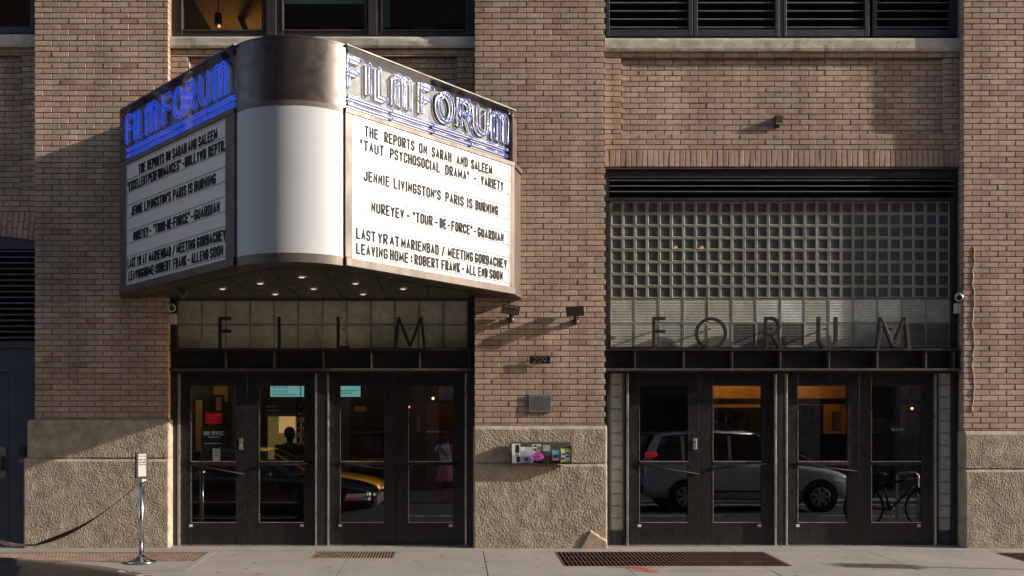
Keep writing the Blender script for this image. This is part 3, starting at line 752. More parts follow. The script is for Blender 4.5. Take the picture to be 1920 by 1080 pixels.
boxoffice(1671, 1694, 807, .022, 'small BOX OFFICE lettering on the rightmost FORUM door')
t = thing('hours_notice', 'white printed notice low in the leftmost FILM door, above the bar', 'notice', (X(406,yn), yn, Z(866,yn)))
sheet(t, 399, 413, 838, 865, PAPER, 'paper')
mb = MB()
for k, yy in enumerate((840,843,846,850,854)): mb.box(X(401,yn), X(411-k%2*2,yn), yn-.0008, yn, Z(yy+1.2,yn), Z(yy,yn))
mb.build('print', BLACKM, t)

# ---------------------------------------------------------------- upper windows over the marquee
BBF = mat('brown_window_frame', (.045,.038,.035), .45, .2, var=.15)
yw = .17
for a, b, c, d, lab in ((320,342,494,499,'left upper window showing the warm room and hanging lamp'), (519,531,684,690,'centre upper window with a pale shade at its top'), (708,717,874,889,'right upper window with bluish reflections, beside the middle pier')):
    t = thing('upper_window', lab, 'window', (X((a+d)/2,yw), yw, Z(68,yw)), group='upper windows above the marquee')
    mb = MB(); za = Z(67,yw)+.004
    mb.box(X(a,yw), X(b,yw), yw, yw+.1, za, ZTOP); mb.box(X(c,yw), X(d,yw), yw, yw+.1, za, ZTOP); mb.box(X(b,yw), X(c,yw), yw+.01, yw+.1, za, Z(54,yw))
    mb.build('frame', BBF, t, bevel=.005)
    mb = MB(); mb.box(X(b,yw)-.015, X(b,yw)-.004, yw-.012, yw, Z(60,yw), ZTOP); mb.box(X(c,yw)+.004, X(c,yw)+.012, yw-.012, yw, Z(60,yw), ZTOP); mb.box(X(b,yw), X(c,yw), yw-.002, yw+.01, Z(58,yw), Z(56.5,yw)); mb.build('glazing_trim', STEELL, t)
    mb = MB(); mb.box(X(b,yw)-.01, X(c,yw)+.01, yw+.05, yw+.056, Z(55,yw), ZTOP); mb.build('pane', WGLASS, t)
for a, b, lab in ((499.5,518.5,'left brown post between the upper windows'), (690.5,707.5,'right brown post between the upper windows')):
    mb = MB(); mb.box(X(a,yw), X(b,yw), yw-.02, yw+.1, Z(67,yw)+.004, ZTOP); tag(mb.build('window_post', BBF, bevel=.006), lab, 'post')
t = thing('upper_window', 'upper window at the left edge of the photo, above the arch', 'window', (X(-20,yw), yw, Z(63,yw)), group='upper windows above the marquee')
mb = MB(); za = Z(63,yw)+.004; mb.box(X(58,yw), LP0-.003, yw-.02, yw+.1, za, ZTOP); mb.box(LX0, X(58,yw)-.001, yw, yw+.1, za, Z(50,yw)); mb.build('frame', BLUEST, t, bevel=.004)
mb = MB(); mb.box(LX0, X(59,yw), yw+.05, yw+.056, Z(51,yw), ZTOP); mb.build('pane', WGLASS, t)
# upper room
RW = mat('room_plaster', (.30,.20,.12), .9, var=.2); RD = mat('dark_room_wall', (.03,.03,.035), .9); OCH = mat('ochre_wall', (.45,.25,.08), .85, var=.25, vs=2)
def st_box(name, m, *b):
    mb = MB(); mb.box(*b); return struct(mb.build(name, m))
st_box('room_ceiling', mat('warm_ceiling', (.45,.27,.12), .9, var=.25, vs=1.5), LP1, X(520,1.5)-.001, .45, 5.0, ZTOP-.06, ZTOP-.002); st_box('upper_floor', RD, -7.4, 8.3, .45, 7.2, 4.2, 4.4); st_box('roof', RD, -7.4, 8.3, -.0, 7.2, ZTOP, ZTOP+.2)
st_box('upper_back_wall', RW, -7.4, 8.3, 5.0, 5.2, 4.4, ZTOP-.001); st_box('upper_left_wall', RD, -7.5, -7.3, .2, 5.0, -.1, ZTOP-.001)
st_box('upper_partition', RD, X(520,1.5), X(520,1.5)+.1, .4, 5.0, 4.4, ZTOP-.001); st_box('upper_partition', RD, CP1, CP1+.1, .75, 5.0, 4.4, ZTOP-.001)
t = thing('pendant_lamp', 'bare warm bulb hanging on a black cord in the left upper window', 'lamp', (X(409,1.2), 1.2, Z(50,1.2)))
mb = MB(); mb.tube([(X(409,1.2),1.2,ZTOP-.01),(X(409,1.2),1.2,Z(26,1.2))], .008); mb.build('cord', BLACKM, t)
mb = MB(); mb.lathe([(.0,Z(26,1.2)),(.05,Z(26,1.2)),(.05,Z(46,1.2)),(0,Z(46,1.2))], (X(409,1.2),1.2,0)); mb.build('socket', BLACKM, t)
mb = MB(); mb.ball((X(411,1.2),1.2,Z(49,1.2)), .022); mb.build('bulb', WARM2, t, smooth=True)
mb = MB(); 
mb.obox((X(445,1.8),1.8,Z(20,1.8)), (.05,0,-.02), (0,.05,0), (-.33,0,.75)); mb.obox((X(492,2.2),2.2,Z(20,2.2)), (.06,0,0), (0,.05,0), (-.25,0,.5)); 
tag(mb.build('stair_beam', BLACKM), 'dark diagonal beams inside the left upper window', 'beam')
t0 = MB(); t0.box(X(531,.3), X(684,.3), .27, .275, Z(9,.3), ZTOP); tag(t0.build('roller_shade', mat('pale_teal_shade', (.30,.42,.40), .8)), 'pale teal roller shade at the top of the centre upper window', 'shade')
t0 = MB(); t0.box(X(716,.3), X(731,.3), .29, .30, Z(52,.3), ZTOP-.3); tag(t0.build('curtain_panel', mat('teal_curtain', (.12,.19,.21), .8)), 'narrow teal curtain at the left side of the right upper window', 'curtain')
def lamp(name, loc, e, col, r=.06):
    l = bpy.data.lights.new(name, 'POINT'); l.energy = e; l.color = col; l.shadow_soft_size = r
    o = bpy.data.objects.new(name, l); COL.objects.link(o); o.location = loc
lamp('upper_room_lamp', (X(470,2.0), 2.6, 6.3), 15, (1,.55,.22), .15)

# ---------------------------------------------------------------- lobbies
LF = mat('lobby_floor', (.05,.045,.04), .4); LW = mat('lobby_dark_wall', (.035,.03,.028), .7, var=.2)
st_box('lobby_floor', LF, -7.3, 8.3, .301, 6.0, -.1, .002); st_box('lobby_ceiling', LW, -7.3, 8.3, .45, 6.0, 3.05, 3.2)
st_box('lobby_back_wall', LW, -7.3, CP0+.9, 5.0, 5.2, .002, 4.2); st_box('lobby_back_wall', OCH, CP0+.901, 8.3, 5.6, 5.8, .002, 4.2); st_box('lobby_partition', LW, CP0+.75, CP0+.9, .75, 5.6, .002, 4.2)
st_box('lobby_partition', LW, X(335,.4)-.25, X(335,.4)-.1, .75, 5.0, .002, 4.2); st_box('building_end_wall', LW, 8.2, 8.4, .0, 5.6, -.1, ZTOP-.001)
st_box('upper_lobby_back_wall', LW, CP1, RP0, 3.0, 3.1, 3.2, 4.2)
st_box('lobby_dark_screen', LW, X(1150,2.2), X(1322,2.2), 2.2, 2.3, .002, 3.05); st_box('lobby_dark_screen', LW, X(1600,2.2), X(1688,2.2), 2.2, 2.3, .002, 3.05)  # dark screens added to block the orange glow behind the outer FORUM doors
# FILM lobby furniture
def pic(name, label, cat, pa, pb, ya, yb_, Y, m, fr=BLACKM, fw=.03, inner=None):
    t = thing(name, label, cat, (X((pa+pb)/2,Y), Y, Z(yb_,Y)))
    mb = MB(); mb.box(X(pa,Y), X(pb,Y), Y, Y+.04, Z(yb_,Y), Z(ya,Y)); mb.build('frame', fr, t)
    mb = MB(); mb.box(X(pa,Y)+fw, X(pb,Y)-fw, Y-.004, Y-.001, Z(yb_,Y)+fw, Z(ya,Y)-fw); mb.build('print', m, t)
    return t
YELP = mat('yellow_poster', (.55,.36,.10), .6, var=.25, vs=3); TANP = mat('tan_print', (.30,.20,.10), .6, var=.4, vs=6)
pic('framed_poster', 'tall yellow framed poster seen through the leftmost FILM door', 'poster', 345, 384, 745, 850, 1.6, YELP, fw=.035)
pic('framed_picture', 'small dark framed picture seen above the red notice', 'picture', 400, 420, 740, 775, 2.2, TANP, fw=.04)
st_box('ochre_lobby_wall', OCH, X(398,2.6), X(424,2.6), 2.6, 2.7, 1.9, 3.04)
t = thing('menu_screen', 'teal menu screen over the concession stand in the left lobby', 'screen', (X(590,2.6), 2.6, Z(745,2.6)))
mb = MB(); mb.box(X(505,2.6), X(679,2.6), 2.6, 2.64, Z(746,2.6), Z(700,2.6)); mb.build('screen_case', BLACKM, t)
mb = MB()
for a, b in ((507,563),(565,572),(622,676)): mb.box(X(a,2.6), X(b,2.6), 2.594, 2.598, Z(744,2.6), Z(703,2.6))
mb.build('display', SCREEN, t)
mb = MB(); 
for yy in (728, 736): word(mb, 'MENU TICKETS SNACKS' if 0 else 'SNACKS', X(512,2.6), X(540,2.6), Z(yy,2.6), .03, .004, 2.590, 2.594)
mb.box(X(512,2.6), X(556,2.6), 2.590, 2.594, Z(740.5,2.6), Z(739.5,2.6)); mb.box(X(626,2.6), X(668,2.6), 2.590, 2.594, Z(733,2.6), Z(732,2.6)); mb.box(X(626,2.6), X(660,2.6), 2.590, 2.594, Z(738,2.6), Z(737,2.6)); mb.build('screen_text', BLUEST, t)
t = thing('popcorn_cabinet', 'steel popcorn cabinet glowing warm inside the left lobby', 'cabinet', (X(535,3), 3, .9))
mb = MB(); 
for k in range(3): mb.box(X(500,3), X(556,3), 3-.02*k, 3.5, Z(765+8*k,3), Z(760+8*k,3))
mb.build('hood', CHROME, t, bevel=.004)
mb = MB(); mb.box(X(500,3), X(556,3), 3.1, 3.5, 0.9, Z(781,3)); mb.build('case', mat('cream_case', (.30,.24,.12), .5, emit=(.5,.38,.12), es=.10), t)
mb = MB(); mb.box(X(521,3), X(552,3), 3.09, 3.098, Z(812,3), Z(779,3)); mb.build('lit_window', mat('lit_popcorn', (.7,.5,.2), .6, var=.5, vs=14, emit=(.9,.55,.18), es=.30), t)
t = thing('snack_shelf', 'dark shelf rack of small packets beside the popcorn cabinet', 'shelf', (X(566,3), 3, 1.02))
mb = MB(); 
for k in range(7): mb.box(X(557,3), X(600,3), 3.0, 3.3, Z(752+14*k,3), Z(751+14*k,3))
mb.box(X(556,3), X(557,3), 3.0, 3.3, 1.02, Z(745,3)); mb.build('shelves', BLACKM, t)
rs_ = random.Random(12); pm_ = [mat('packet_gold', (.45,.28,.08), .5), mat('packet_red', (.35,.05,.04), .5), mat('packet_cream', (.5,.45,.35), .6), mat('packet_blue', (.08,.12,.28), .5)]
for k in range(6):
    xx = X(558,3)
    while xx < X(598,3):
        w_ = rs_.uniform(.03,.06); mb = MB(); zz = Z(765+14*k,3)+.008; mb.box(xx, xx+w_-.006, 3.01, 3.05, zz, zz+rs_.uniform(.05,.085)); mb.build('packet', pm_[rs_.randrange(4)], t); xx += w_
for k, (pa, pb, ya, yb_) in enumerate(((662,690,758,775),(724,740,770,800),(778,792,775,812))):
    pic('framed_picture', ('small dim framed picture seen through the third FILM door','dim framed picture near the right edge of the third FILM door','dim framed picture behind the rightmost FILM door')[k], 'picture', pa, pb, ya, yb_, 4.6, TANP, fw=.03)
mb = MB(); mb.box(X(470,2.8), X(740,2.8), 2.8, 3.6, .002, 1.02); tag(mb.build('concession_counter', LW, bevel=.01), 'dark concession counter across the left lobby', 'counter')
t = thing('spot_lamp', 'tiny warm spot lamp seen through the rightmost FILM door', 'lamp', (X(812,3),3,Z(747,3)))
mb = MB(); mb.ball((X(812,3),3,Z(747,3)), .022); mb.build('bulb', WARM, t, smooth=True); mb = MB(); mb.tube([(X(812,3),3,Z(744,3)),(X(812,3),3,3.05)], .006); mb.build('stem', BLACKM, t)
t = thing('exit_lamp', 'tiny red lamp seen through the rightmost FILM door', 'lamp', (X(767,3),3,Z(763,3)))
mb = MB(); mb.ball((X(767,3),3,Z(763,3)), .016); mb.build('bulb', REDB, t, smooth=True); mb = MB(); mb.box(X(766,3), X(768,3), 3.02, 3.06, Z(766,3), 3.05); mb.build('stem', BLACKM, t)
mb = MB(); mb.box(X(799,4), X(852,4), 4, 4.05, .002, Z(757,4)); tag(mb.build('brown_panel_door', mat('brown_door_paint', (.16,.085,.055), .6)), 'brown inner door at the back behind the rightmost FILM door', 'door')
lamp('left_lobby_lamp', (X(560,3), 3.9, 2.9), 6, (1,.62,.3)); lamp('left_lobby_lamp', (-3.0, 1.0, 2.8), 9, (1,.68,.35)); lamp('left_lobby_lamp', (-.2, 3.2, 2.9), 4, (1,.45,.25))
# FORUM lobby
st_box('low_dark_screen', LW, CP0+.95, 8.1, 3.30, 3.34, .002, 1.42)  # low dark screen added so the lobby stays black near the floor
WOODP = mat('orange_lit_panel', (.50,.27,.10), .7, var=.2, vs=2)
def exhibit(label, x0, x1, Y, z0, z1, spots):
    t = thing('photo_board', label, 'board', ((x0+x1)/2, Y, z0), group='boards of photographs in the right lobby')
    mb = MB(); mb.box(x0, x1, Y, Y+.05, z0, z1); mb.build('board', WOODP, t)
    for a, b, c, d in spots:
        mb = MB(); mb.box(a, b, Y-.006, Y-.001, c, d); mb.build('photograph', BROWNP, t)
Y = 3.6
def sp(l): return [(X(a,Y), X(b,Y), Z(d,Y), Z(c,Y)) for a, b, c, d in l]
exhibit('orange lit board of photographs behind the third FORUM door', X(1490,Y), X(1544,Y), Y, .3, Z(759,Y), sp([(1504,1515,765,781),(1517,1528,764,780),(1504,1515,795,812),(1517,1529,803,826),(1531,1537,778,800),(1518,1528,785,795)]))
exhibit('orange lit board of photographs behind the second FORUM door', X(1334,Y), X(1432,Y), Y, .3, Z(764,Y), sp([(1338,1346,775,790),(1349,1357,772,792),(1375,1383,775,800),(1386,1394,772,790),(1398,1405,778,806),(1338,1345,795,812),(1362,1370,780,795)]))
st_box('lobby_soffit', LW, X(1300,3), X(1800,3), 3.2, 3.5, Z(757,3.2), Z(747,3.2)); 
pic('wall_notice', 'pale upright notice behind the third FORUM door', 'notice', 1563, 1576, 772, 808, 1.4, mat('grey_paper', (.30,.28,.25), .7), fw=.006)
pic('lobby_poster', 'dim grey poster behind the rightmost FORUM door', 'poster', 1632, 1678, 780, 815, 2.0, mat('dim_poster', (.16,.14,.12), .6, var=.4, vs=8), fw=.02)
t = thing('candle_lamp', 'small glowing lamp seen through the rightmost FORUM door', 'lamp', (X(1710,2.5),2.5,Z(766,2.5)))
mb = MB(); mb.ball((X(1710,2.5),2.5,Z(766,2.5)), .020); mb.build('bulb', WARM, t, smooth=True); mb = MB(); mb.box(X(1708,2.5), X(1712,2.5), 2.53, 2.56, Z(766,2.5), 3.05); mb.build('bracket', BLACKM, t)
lamp('right_lobby_cove_lamp', (X(1385,4.6), 5.1, 2.5), 5, (1,.50,.12), .1); lamp('right_lobby_cove_lamp', (X(1530,4.4), 5.1, 2.5), 6, (1,.50,.12), .1); lamp('right_lobby_lamp', (X(1480,2), 2.4, 2.9), 7, (1,.50,.17))
for px in (1267, 1316):
    t = thing('pendant_bulb', 'left warm bulb glowing behind the glass blocks' if px == 1267 else 'right warm bulb glowing behind the glass blocks', 'lamp', (X(px,1.2),1.2,Z(465,1.2)), group='warm bulbs behind the glass blocks')
    mb = MB(); mb.ball((X(px,1.2),1.2,Z(465,1.2)), .03); mb.build('bulb', WARM, t, smooth=True); mb = MB(); mb.tube([(X(px,1.2),1.2,Z(461,1.2)),(X(px,1.2),1.2,4.2)], .008); mb.build('cord', BLACKM, t)

# ---------------------------------------------------------------- far left bay
yb2 = .12
t = thing('ventilation_louvre', 'tall dark louvre under the brick arch at the left edge', 'louvre', (X(30,yb2), yb2, Z(650,yb2)))
mb = MB(); mb.box(LX0, LP0-.002, yb2+.02, yb2+.05, Z(466,yb2), Z(440,yb2)+.02); mb.box(LX0, LP0-.002, yb2, yb2+.1, Z(652,yb2), Z(640,yb2)); mb.box(LX0, LP0, yb2+.25, yb2+.26, Z(650,yb2), Z(440,yb2)); mb.build('frame', BLUEST, t)
louvres(t, LX0, LP0-.004, Z(638,yb2), 0, yb2+.01, Z(0)-Z(10.9), Z(472,yb2), lip=.014, depth=.1)
t = thing('metal_door', 'slate blue metal door and surround at the left edge with a steel handle', 'door', (X(20,yb2), yb2, 0))
mb = MB(); mb.box(X(15.5,yb2), X(66,yb2), yb2+.02, yb2+.1, -.02, Z(652.5,yb2)); mb.box(LX0, X(15.5,yb2), yb2+.02, yb2+.1, Z(697,yb2), Z(652.5,yb2)); mb.build('surround', BLUEST, t)
mb = MB(); mb.box(LX0, X(14.5,yb2), yb2+.03, yb2+.1, .02, Z(698,yb2)); mb.build('leaf', BLUEST, t, bevel=.004)
mb = MB(); mb.box(X(-14,yb2), X(9.5,yb2), yb2+.022, yb2+.03, Z(895,yb2), Z(838,yb2)); mb.build('handle_plate', PLASQ, t, bevel=.002)
mb = MB(); mb.box(X(-8,yb2), X(7,yb2), yb2-.03, yb2+.022, Z(882,yb2), Z(856,yb2)); mb.build('handle', BRONZED, t, bevel=.01)
t = thing('door_intercom', 'small black intercom with a grey label on the slate blue door surround', 'intercom', (X(42,yb2), yb2, Z(867,yb2)))
mb = MB(); mb.box(X(37,yb2), X(49,yb2), yb2-.02, yb2+.019, Z(854,yb2), Z(838,yb2)); mb.build('case', BLACKM, t, bevel=.004)
mb = MB(); mb.lathe([(0,-.012),(.014,-.012),(.018,0)], (X(44,yb2), yb2-.02, Z(850,yb2)), 'y', 12); mb.build('button', CHROME, t)
mb = MB(); mb.box(X(33,yb2), X(50,yb2), yb2+.012, yb2+.019, Z(868,yb2), Z(860,yb2)); mb.build('label_plate', PLASQ, t)

# ---------------------------------------------------------------- ground
SLOPE = .04
def gz(y): return SLOPE*min(y, .3)
holes = [(1.205, 3.73, -1.32, -.30), (-7.2, -2.925, -1.02, -.36), (-1.665, -.69, -.78, -.30), (6.44, 8.4, -1.25, -.38)]
sw = bpy.data.objects.new('sidewalk', None); COL.objects.link(sw); struct(sw)
xj = [-7.4,-5.98,-4.41,-2.84,-1.22,.36,1.89,3.40,4.99,6.55,8.1,9.7,11.3,12.9,14.5]
xj = [-7.4-1.57*k for k in range(6,0,-1)]+xj+[14.5+1.6*k for k in range(1,14)]; yj = [.30,-.26,-1.62,-2.95,-4.2]
def sub(r, h):
    x0,x1,y0,y1 = r; a,b,c,d = h
    if a >= x1 or b <= x0 or c >= y1 or d <= y0: return [r]
    out = []
    if y1 > d: out.append((x0,x1,d,y1)); 
    if y0 < c: out.append((x0,x1,y0,c))
    yy0, yy1 = max(y0,c), min(y1,d)
    if x0 < a: out.append((x0,a,yy0,yy1))
    if x1 > b: out.append((b,x1,yy0,yy1))
    return out
rg = random.Random(4)
for i in range(len(xj)-1):
    for j in range(len(yj)-1):
        x0,x1,y1,y0 = xj[i]+.005, xj[i+1]-.005, yj[j]-.004*(j > 0 and 1 or 0), yj[j+1]+.004
        if j == 0: x0, x1 = xj[i]+.0015, xj[i+1]-.0015
        rs = [(x0,x1,y0,y1)]
        for h in holes: rs = [q for r in rs for q in sub(r, h)]
        mb = MB(); dz = rg.uniform(-.0025, .0025)
        for a,b,c,d in rs:
            mb.add([(a,c,gz(c)+dz),(b,c,gz(c)+dz),(b,d,gz(d)+dz),(a,d,gz(d)+dz),(a,c,gz(c)-.1),(b,c,gz(c)-.1),(b,d,gz(d)-.1),(a,d,gz(d)-.1)], [(0,1,2,3),(4,5,1,0),(5,6,2,1),(6,7,3,2),(7,4,0,3)])
        mb.build('slab', CONC, sw)
st_box('ground', PIT, -60, 60, -60, 12, -.9, -.55)
mb = MB(); mb.add([(-40,-4.21,gz(-4.2)-.012),(40,-4.21,gz(-4.2)-.012),(40,.3,-.004),(-40,.3,-.004)], [(0,1,2,3)]);
for h in holes: pass
# bedding shows only as the dark joint between slabs; it stops short of the gratings
bed = MB()
rs = [(-17,32,-4.2,.3)]
for h in holes: rs = [q for r in rs for q in sub(r, h)]
for a,b,c,d in rs: bed.add([(a,c,gz(c)-.02),(b,c,gz(c)-.02),(b,d,gz(d)-.02),(a,d,gz(d)-.02)], [(0,1,2,3)])
struct(bed.build('joint_bedding', mat('dirty_joint', (.05,.042,.036), .95)))
def grate(label, x0, x1, y0, y1, m, pitch, cross, bw=.006, lean=0):
    t = thing('pavement_grate', label, 'grate', ((x0+x1)/2, (y0+y1)/2, gz((y0+y1)/2)), group='iron gratings in the sidewalk')
    mb = MB()
    def bar(a, b, c, d, h=.03, dz=0):
        mb.add([(a,c,gz(c)-.003+dz),(b,c,gz(c)-.003+dz),(b,d,gz(d)-.003+dz),(a,d,gz(d)-.003+dz),(a,c,gz(c)-h),(b,c,gz(c)-h),(b,d,gz(d)-h),(a,d,gz(d)-h)], [(0,1,2,3),(4,5,1,0),(5,6,2,1),(6,7,3,2),(7,4,0,3)])
    for a,b,c,d in ((x0,x1,y0,y0+.02),(x0,x1,y1-.02,y1),(x0,x0+.02,y0,y1),(x1-.02,x1,y0,y1)): bar(a,b,c,d)
    mb.build('rim', m, t)
    mb = MB(); x = x0+.03
    while x < x1-.02: bar(x, x+bw, y0, y1, .035, -.001); x += pitch
    y = y0+cross
    while y < y1-.02: bar(x0, x1, y, y+.006, .02, -.004); y += cross
    o = mb.build('bars', m, t); o['kind'] = 'stuff'
    mb = MB(); mb.box(x0, x1, y0, y1, gz(y0)-.25, gz(y0)-.2); mb.box(x0-.01,x0,y0,y1,gz(y0)-.25,gz(y0)-.01); mb.box(x1,x1+.01,y0,y1,gz(y0)-.25,gz(y0)-.01); mb.box(x0,x1,y1,y1+.01,gz(y0)-.25,gz(y0)-.01); mb.box(x0,x1,y0-.01,y0,gz(y0)-.25,gz(y0)-.012); mb.build('pit', PIT, t)
grate('long dark brown grating in the sidewalk before the FORUM doors', 1.205, 3.73, -1.32, -.30, RUST, .048, .34, .008)
grate('long rusty grating in the sidewalk beside the stanchion', -7.2, -2.925, -1.02, -.36, RUSTL, .040, .11, .016)
grate('short fine grating in the sidewalk before the FILM doors', -1.665, -.69, -.78, -.30, RUSTL, .034, .12, .010)
grate('grating at the right edge of the photo before the right pier', 6.44, 8.4, -1.25, -.38, RUST, .048, .3, .008)
ntc = CONC.node_tree; bc = ntc.nodes['Principled BSDF']; src_ = bc.inputs['Base Color'].links[0].from_socket
vo_ = ntc.nodes.new('ShaderNodeTexVoronoi'); vo_.inputs['Scale'].default_value = 3.2; ntc.links.new(pos(ntc), vo_.inputs['Vector'])
ntc.links.new(mixcol(ntc, maprange(ntc, vo_.outputs['Distance'], .09, .14, .55, 0), src_, (.075,.065,.058,1)), bc.inputs['Base Color'])
# red spray mark
mr = mat('red_spray', (.42,.06,.05), .9); ntr = mr.node_tree; bb = ntr.nodes['Principled BSDF']
tcn = ntr.nodes.new('ShaderNodeTexCoord'); vl = ntr.nodes.new('ShaderNodeVectorMath'); vl.operation = 'LENGTH'
ntr.links.new(tcn.outputs['Object'], vl.inputs[0]); nn = nz(ntr, pos(ntr), 16, 5)
ntr.links.new(maprange(ntr, mathn(ntr, 'ADD', vl.outputs['Value'], mathn(ntr, 'MULTIPLY', nn, .45)), .26, .42, .75, 0), bb.inputs['Alpha'])
for k, (cx, cy, sx, sy, rz) in enumerate(((2.0,-1.43,1,.5,0),(2.08,-1.6,.45,.9,.7),(1.9,-1.42,1.6,.12,.02))):
    mb = MB(); s = .22; mb.add([(-s,-s,0),(s,-s,0),(s,s,0),(-s,s,0)], [(0,1,2,3)])
    o = mb.build('red_spray_mark', mr); o.location = (cx, cy, gz(cy)+.0045+.002*k); o.rotation_euler = (SLOPE,0,rz); o.scale = (sx,sy,1)
    tag(o, ('faint red sprayed blot on the sidewalk in front of the long dark grating', 'faint red sprayed tail leading from the blot towards the street', 'faint red sprayed line beside the blot along the grating')[k], 'paint mark', 'red spray marks on the sidewalk')
mb = MB(); mb.add([(-40,-4.36,gz(-4.2)-.004),(40,-4.36,gz(-4.2)-.004),(40,-4.205,gz(-4.2)),(-40,-4.205,gz(-4.2)),(-40,-4.36,-.4),(40,-4.36,-.4)], [(0,1,2,3),(4,5,1,0)])
struct(mb.build('kerb', mat('granite_kerb', (.28,.27,.26), .8, var=.2, vs=9)))
ZS = -.30
st_box('street', ASPH, -60, 60, -12.0, -4.36, ZS-.2, ZS)
mb = MB()
for k in range(-12, 13): mb.box(k*4.5-1.2, k*4.5+1.2, -8.25, -8.13, ZS, ZS+.004)
mb.box(-60, 60, -11.62, -11.5, ZS, ZS+.004)
struct(mb.build('lane_markings', mat('road_paint', (.55,.55,.52), .8, var=.2, vs=6)))
st_box('far_sidewalk', CONC, -60, 60, -17, -12.03, -.5, -.24); st_box('far_kerb', mat('far_granite', (.3,.29,.28), .8), -60, 60, -12.03, -12.0, -.5, -.238)

# ---------------------------------------------------------------- buildings across the street (seen in the glass)
def building(x0, x1, h, m, label, wcol, seed):
    t = thing('street_building', label, 'building', ((x0+x1)/2, -17, -.24), group='buildings across the street')
    mb = MB(); mb.box(x0+.01, x1-.01, -29, -17.35, -.24, h)
    n = int((x1-x0)/2.6); p = (x1-x0)/n
    zl = [-.24, 4.2]+[4.2+3.5*k for k in range(1, int((h-4.2)/3.5)+1)]; 
    for i in range(n+1): mb.box(x0+i*p-.4 if i else x0+.01, x0+i*p+.4 if i < n else x1-.01, -17.35, -17.0, -.24, h)
    for k, zz in enumerate(zl[1:]): mb.box(x0+.01, x1-.01, -17.35, -17.02, zz-.9, zz+.35)
    mb.box(x0, x1, -17.35, -16.7, h, h+.4); mb.build('walls', m, t)
    for i in range(n):
        for k in range(len(zl)-1):
            a, b = x0+i*p+.4, x0+(i+1)*p-.4; z0 = zl[k]+(.35 if k else .0); z1 = zl[k+1]-.9
            mb = MB(); mb.box(a, b, -17.28, -17.2, z0, z1); fr = mb.build('window', wcol, t)
            mb = MB(); mb.box(a+.06, b-.06, -17.2, -17.19, z0+.06, (z0+z1)/2-.03); mb.box(a+.06, b-.06, -17.2, -17.19, (z0+z1)/2+.03, z1-.06); mb.build('pane', CARGL, fr)
FR = mat('far_window_frame', (.12,.12,.11), .6); 
building(-26, -9, 22, mat('red_brick_far', (.16,.07,.05), .9, var=.2), 'dark red brick building across the street, reflected at left', FR, 1)
building(-9, 4.5, 20, mat('brown_brick_far', (.13,.085,.06), .9, var=.2), 'brown brick building across the street behind the photographer', FR, 2)
building(4.5, 20, 23, mat('grey_stucco_far', (.13,.13,.14), .9, var=.15), 'grey stucco building across the street, reflected at right', FR, 3)
building(20, 38, 19, mat('tan_brick_far', (.22,.16,.11), .9, var=.2), 'tan brick building far to the right across the street', FR, 4)

def bricktex(name, c1, c2):
    m, nt, b = newmat(name); g = nt.nodes.new('ShaderNodeNewGeometry'); sx = nt.nodes.new('ShaderNodeSeparateXYZ'); cx = nt.nodes.new('ShaderNodeCombineXYZ')
    nt.links.new(g.outputs['Position'], sx.inputs[0]); nt.links.new(sx.outputs['X'], cx.inputs[0]); nt.links.new(sx.outputs['Z'], cx.inputs[1])
    bt = nt.nodes.new('ShaderNodeTexBrick'); bt.inputs['Scale'].default_value = 1; bt.inputs['Brick Width'].default_value = .2118; bt.inputs['Row Height'].default_value = .0684; bt.inputs['Mortar Size'].default_value = .006
    bt.inputs['Color1'].default_value = c1; bt.inputs['Color2'].default_value = c2; bt.inputs['Mortar'].default_value = (.13,.10,.08,1)
    nt.links.new(cx.outputs[0], bt.inputs[0]); nt.links.new(bt.outputs[0], b.inputs['Base Color']); b.inputs['Roughness'].default_value = .9; return m
NB = bricktex('neighbour_brick', (.33,.23,.165,1), (.27,.185,.135,1))
def neighbour(x0, x1, h, label):
    t = thing('neighbour_building', label, 'building', ((x0+x1)/2, 0, 0), group='buildings on the same side of the street')
    n = max(1, round((x1-x0)/6.0)); p = (x1-x0)/n
    mb = MB()
    for i in range(n+1): mb.box(max(x0, x0+i*p-.8), min(x1, x0+i*p+.8), 0, .8, -.1, h)
    mb.box(x0, x1, .8, 8, -.1, h-.01)
    for z0, z1 in ((3.3, 5.4), (8.2, 10.0), (12.6, h)): mb.box(x0+.01, x1-.01, .12, .79, z0, z1)
    mb.build('walls', NB, t)
    for i in range(n):
        for z0, z1 in ((0, 3.3), (5.4, 8.2), (10.0, 12.6)):
            mb = MB(); mb.box(x0+i*p+.8, x0+(i+1)*p-.8, .2, .3, z0, z1); f = mb.build('window', FR, t)
            mb = MB(); mb.box(x0+i*p+.9, x0+(i+1)*p-.9, .19, .2, z0+.1, z1-.1); mb.build('pane', CARGL, f)
neighbour(-33, -7.52, 15, 'brick building continuing the street wall to the left of the photo')
neighbour(8.42, 58, 15, 'brick building continuing the street wall to the right of the photo')

# ---------------------------------------------------------------- marquee
MX = -1.62
A = Vector((MX+2.34, -.35)); B = Vector((MX+.545, -2.29)); Cc = Vector((MX-.545, -2.29)); E = Vector((MX-2.34, -.35))
MZ0, MZ1 = 3.07, 5.27
mq = thing('marquee', 'cinema marquee with white letter boards, curved front and neon sign over the FILM doors', 'marquee', (MX, 0, MZ0))
def frame(O, P_):
    d = (P_-O).normalized(); return Matrix.Translation((O.x, O.y, 0)) @ Matrix.Rotation(math.atan2(d.y, d.x), 4, 'Z'), (P_-O).length
FRr, LR = frame(B, A); FRl, LL = frame(E, Cc)
def uof(O, P_, px, out=0.0):
    d = (P_-O).normalized(); nv = Vector((d.y, -d.x)); o = O+nv*out; k = (px-CX)/(S0*D)
    return (k*(D+o.y)-o.x)/(d.x-k*d.y)
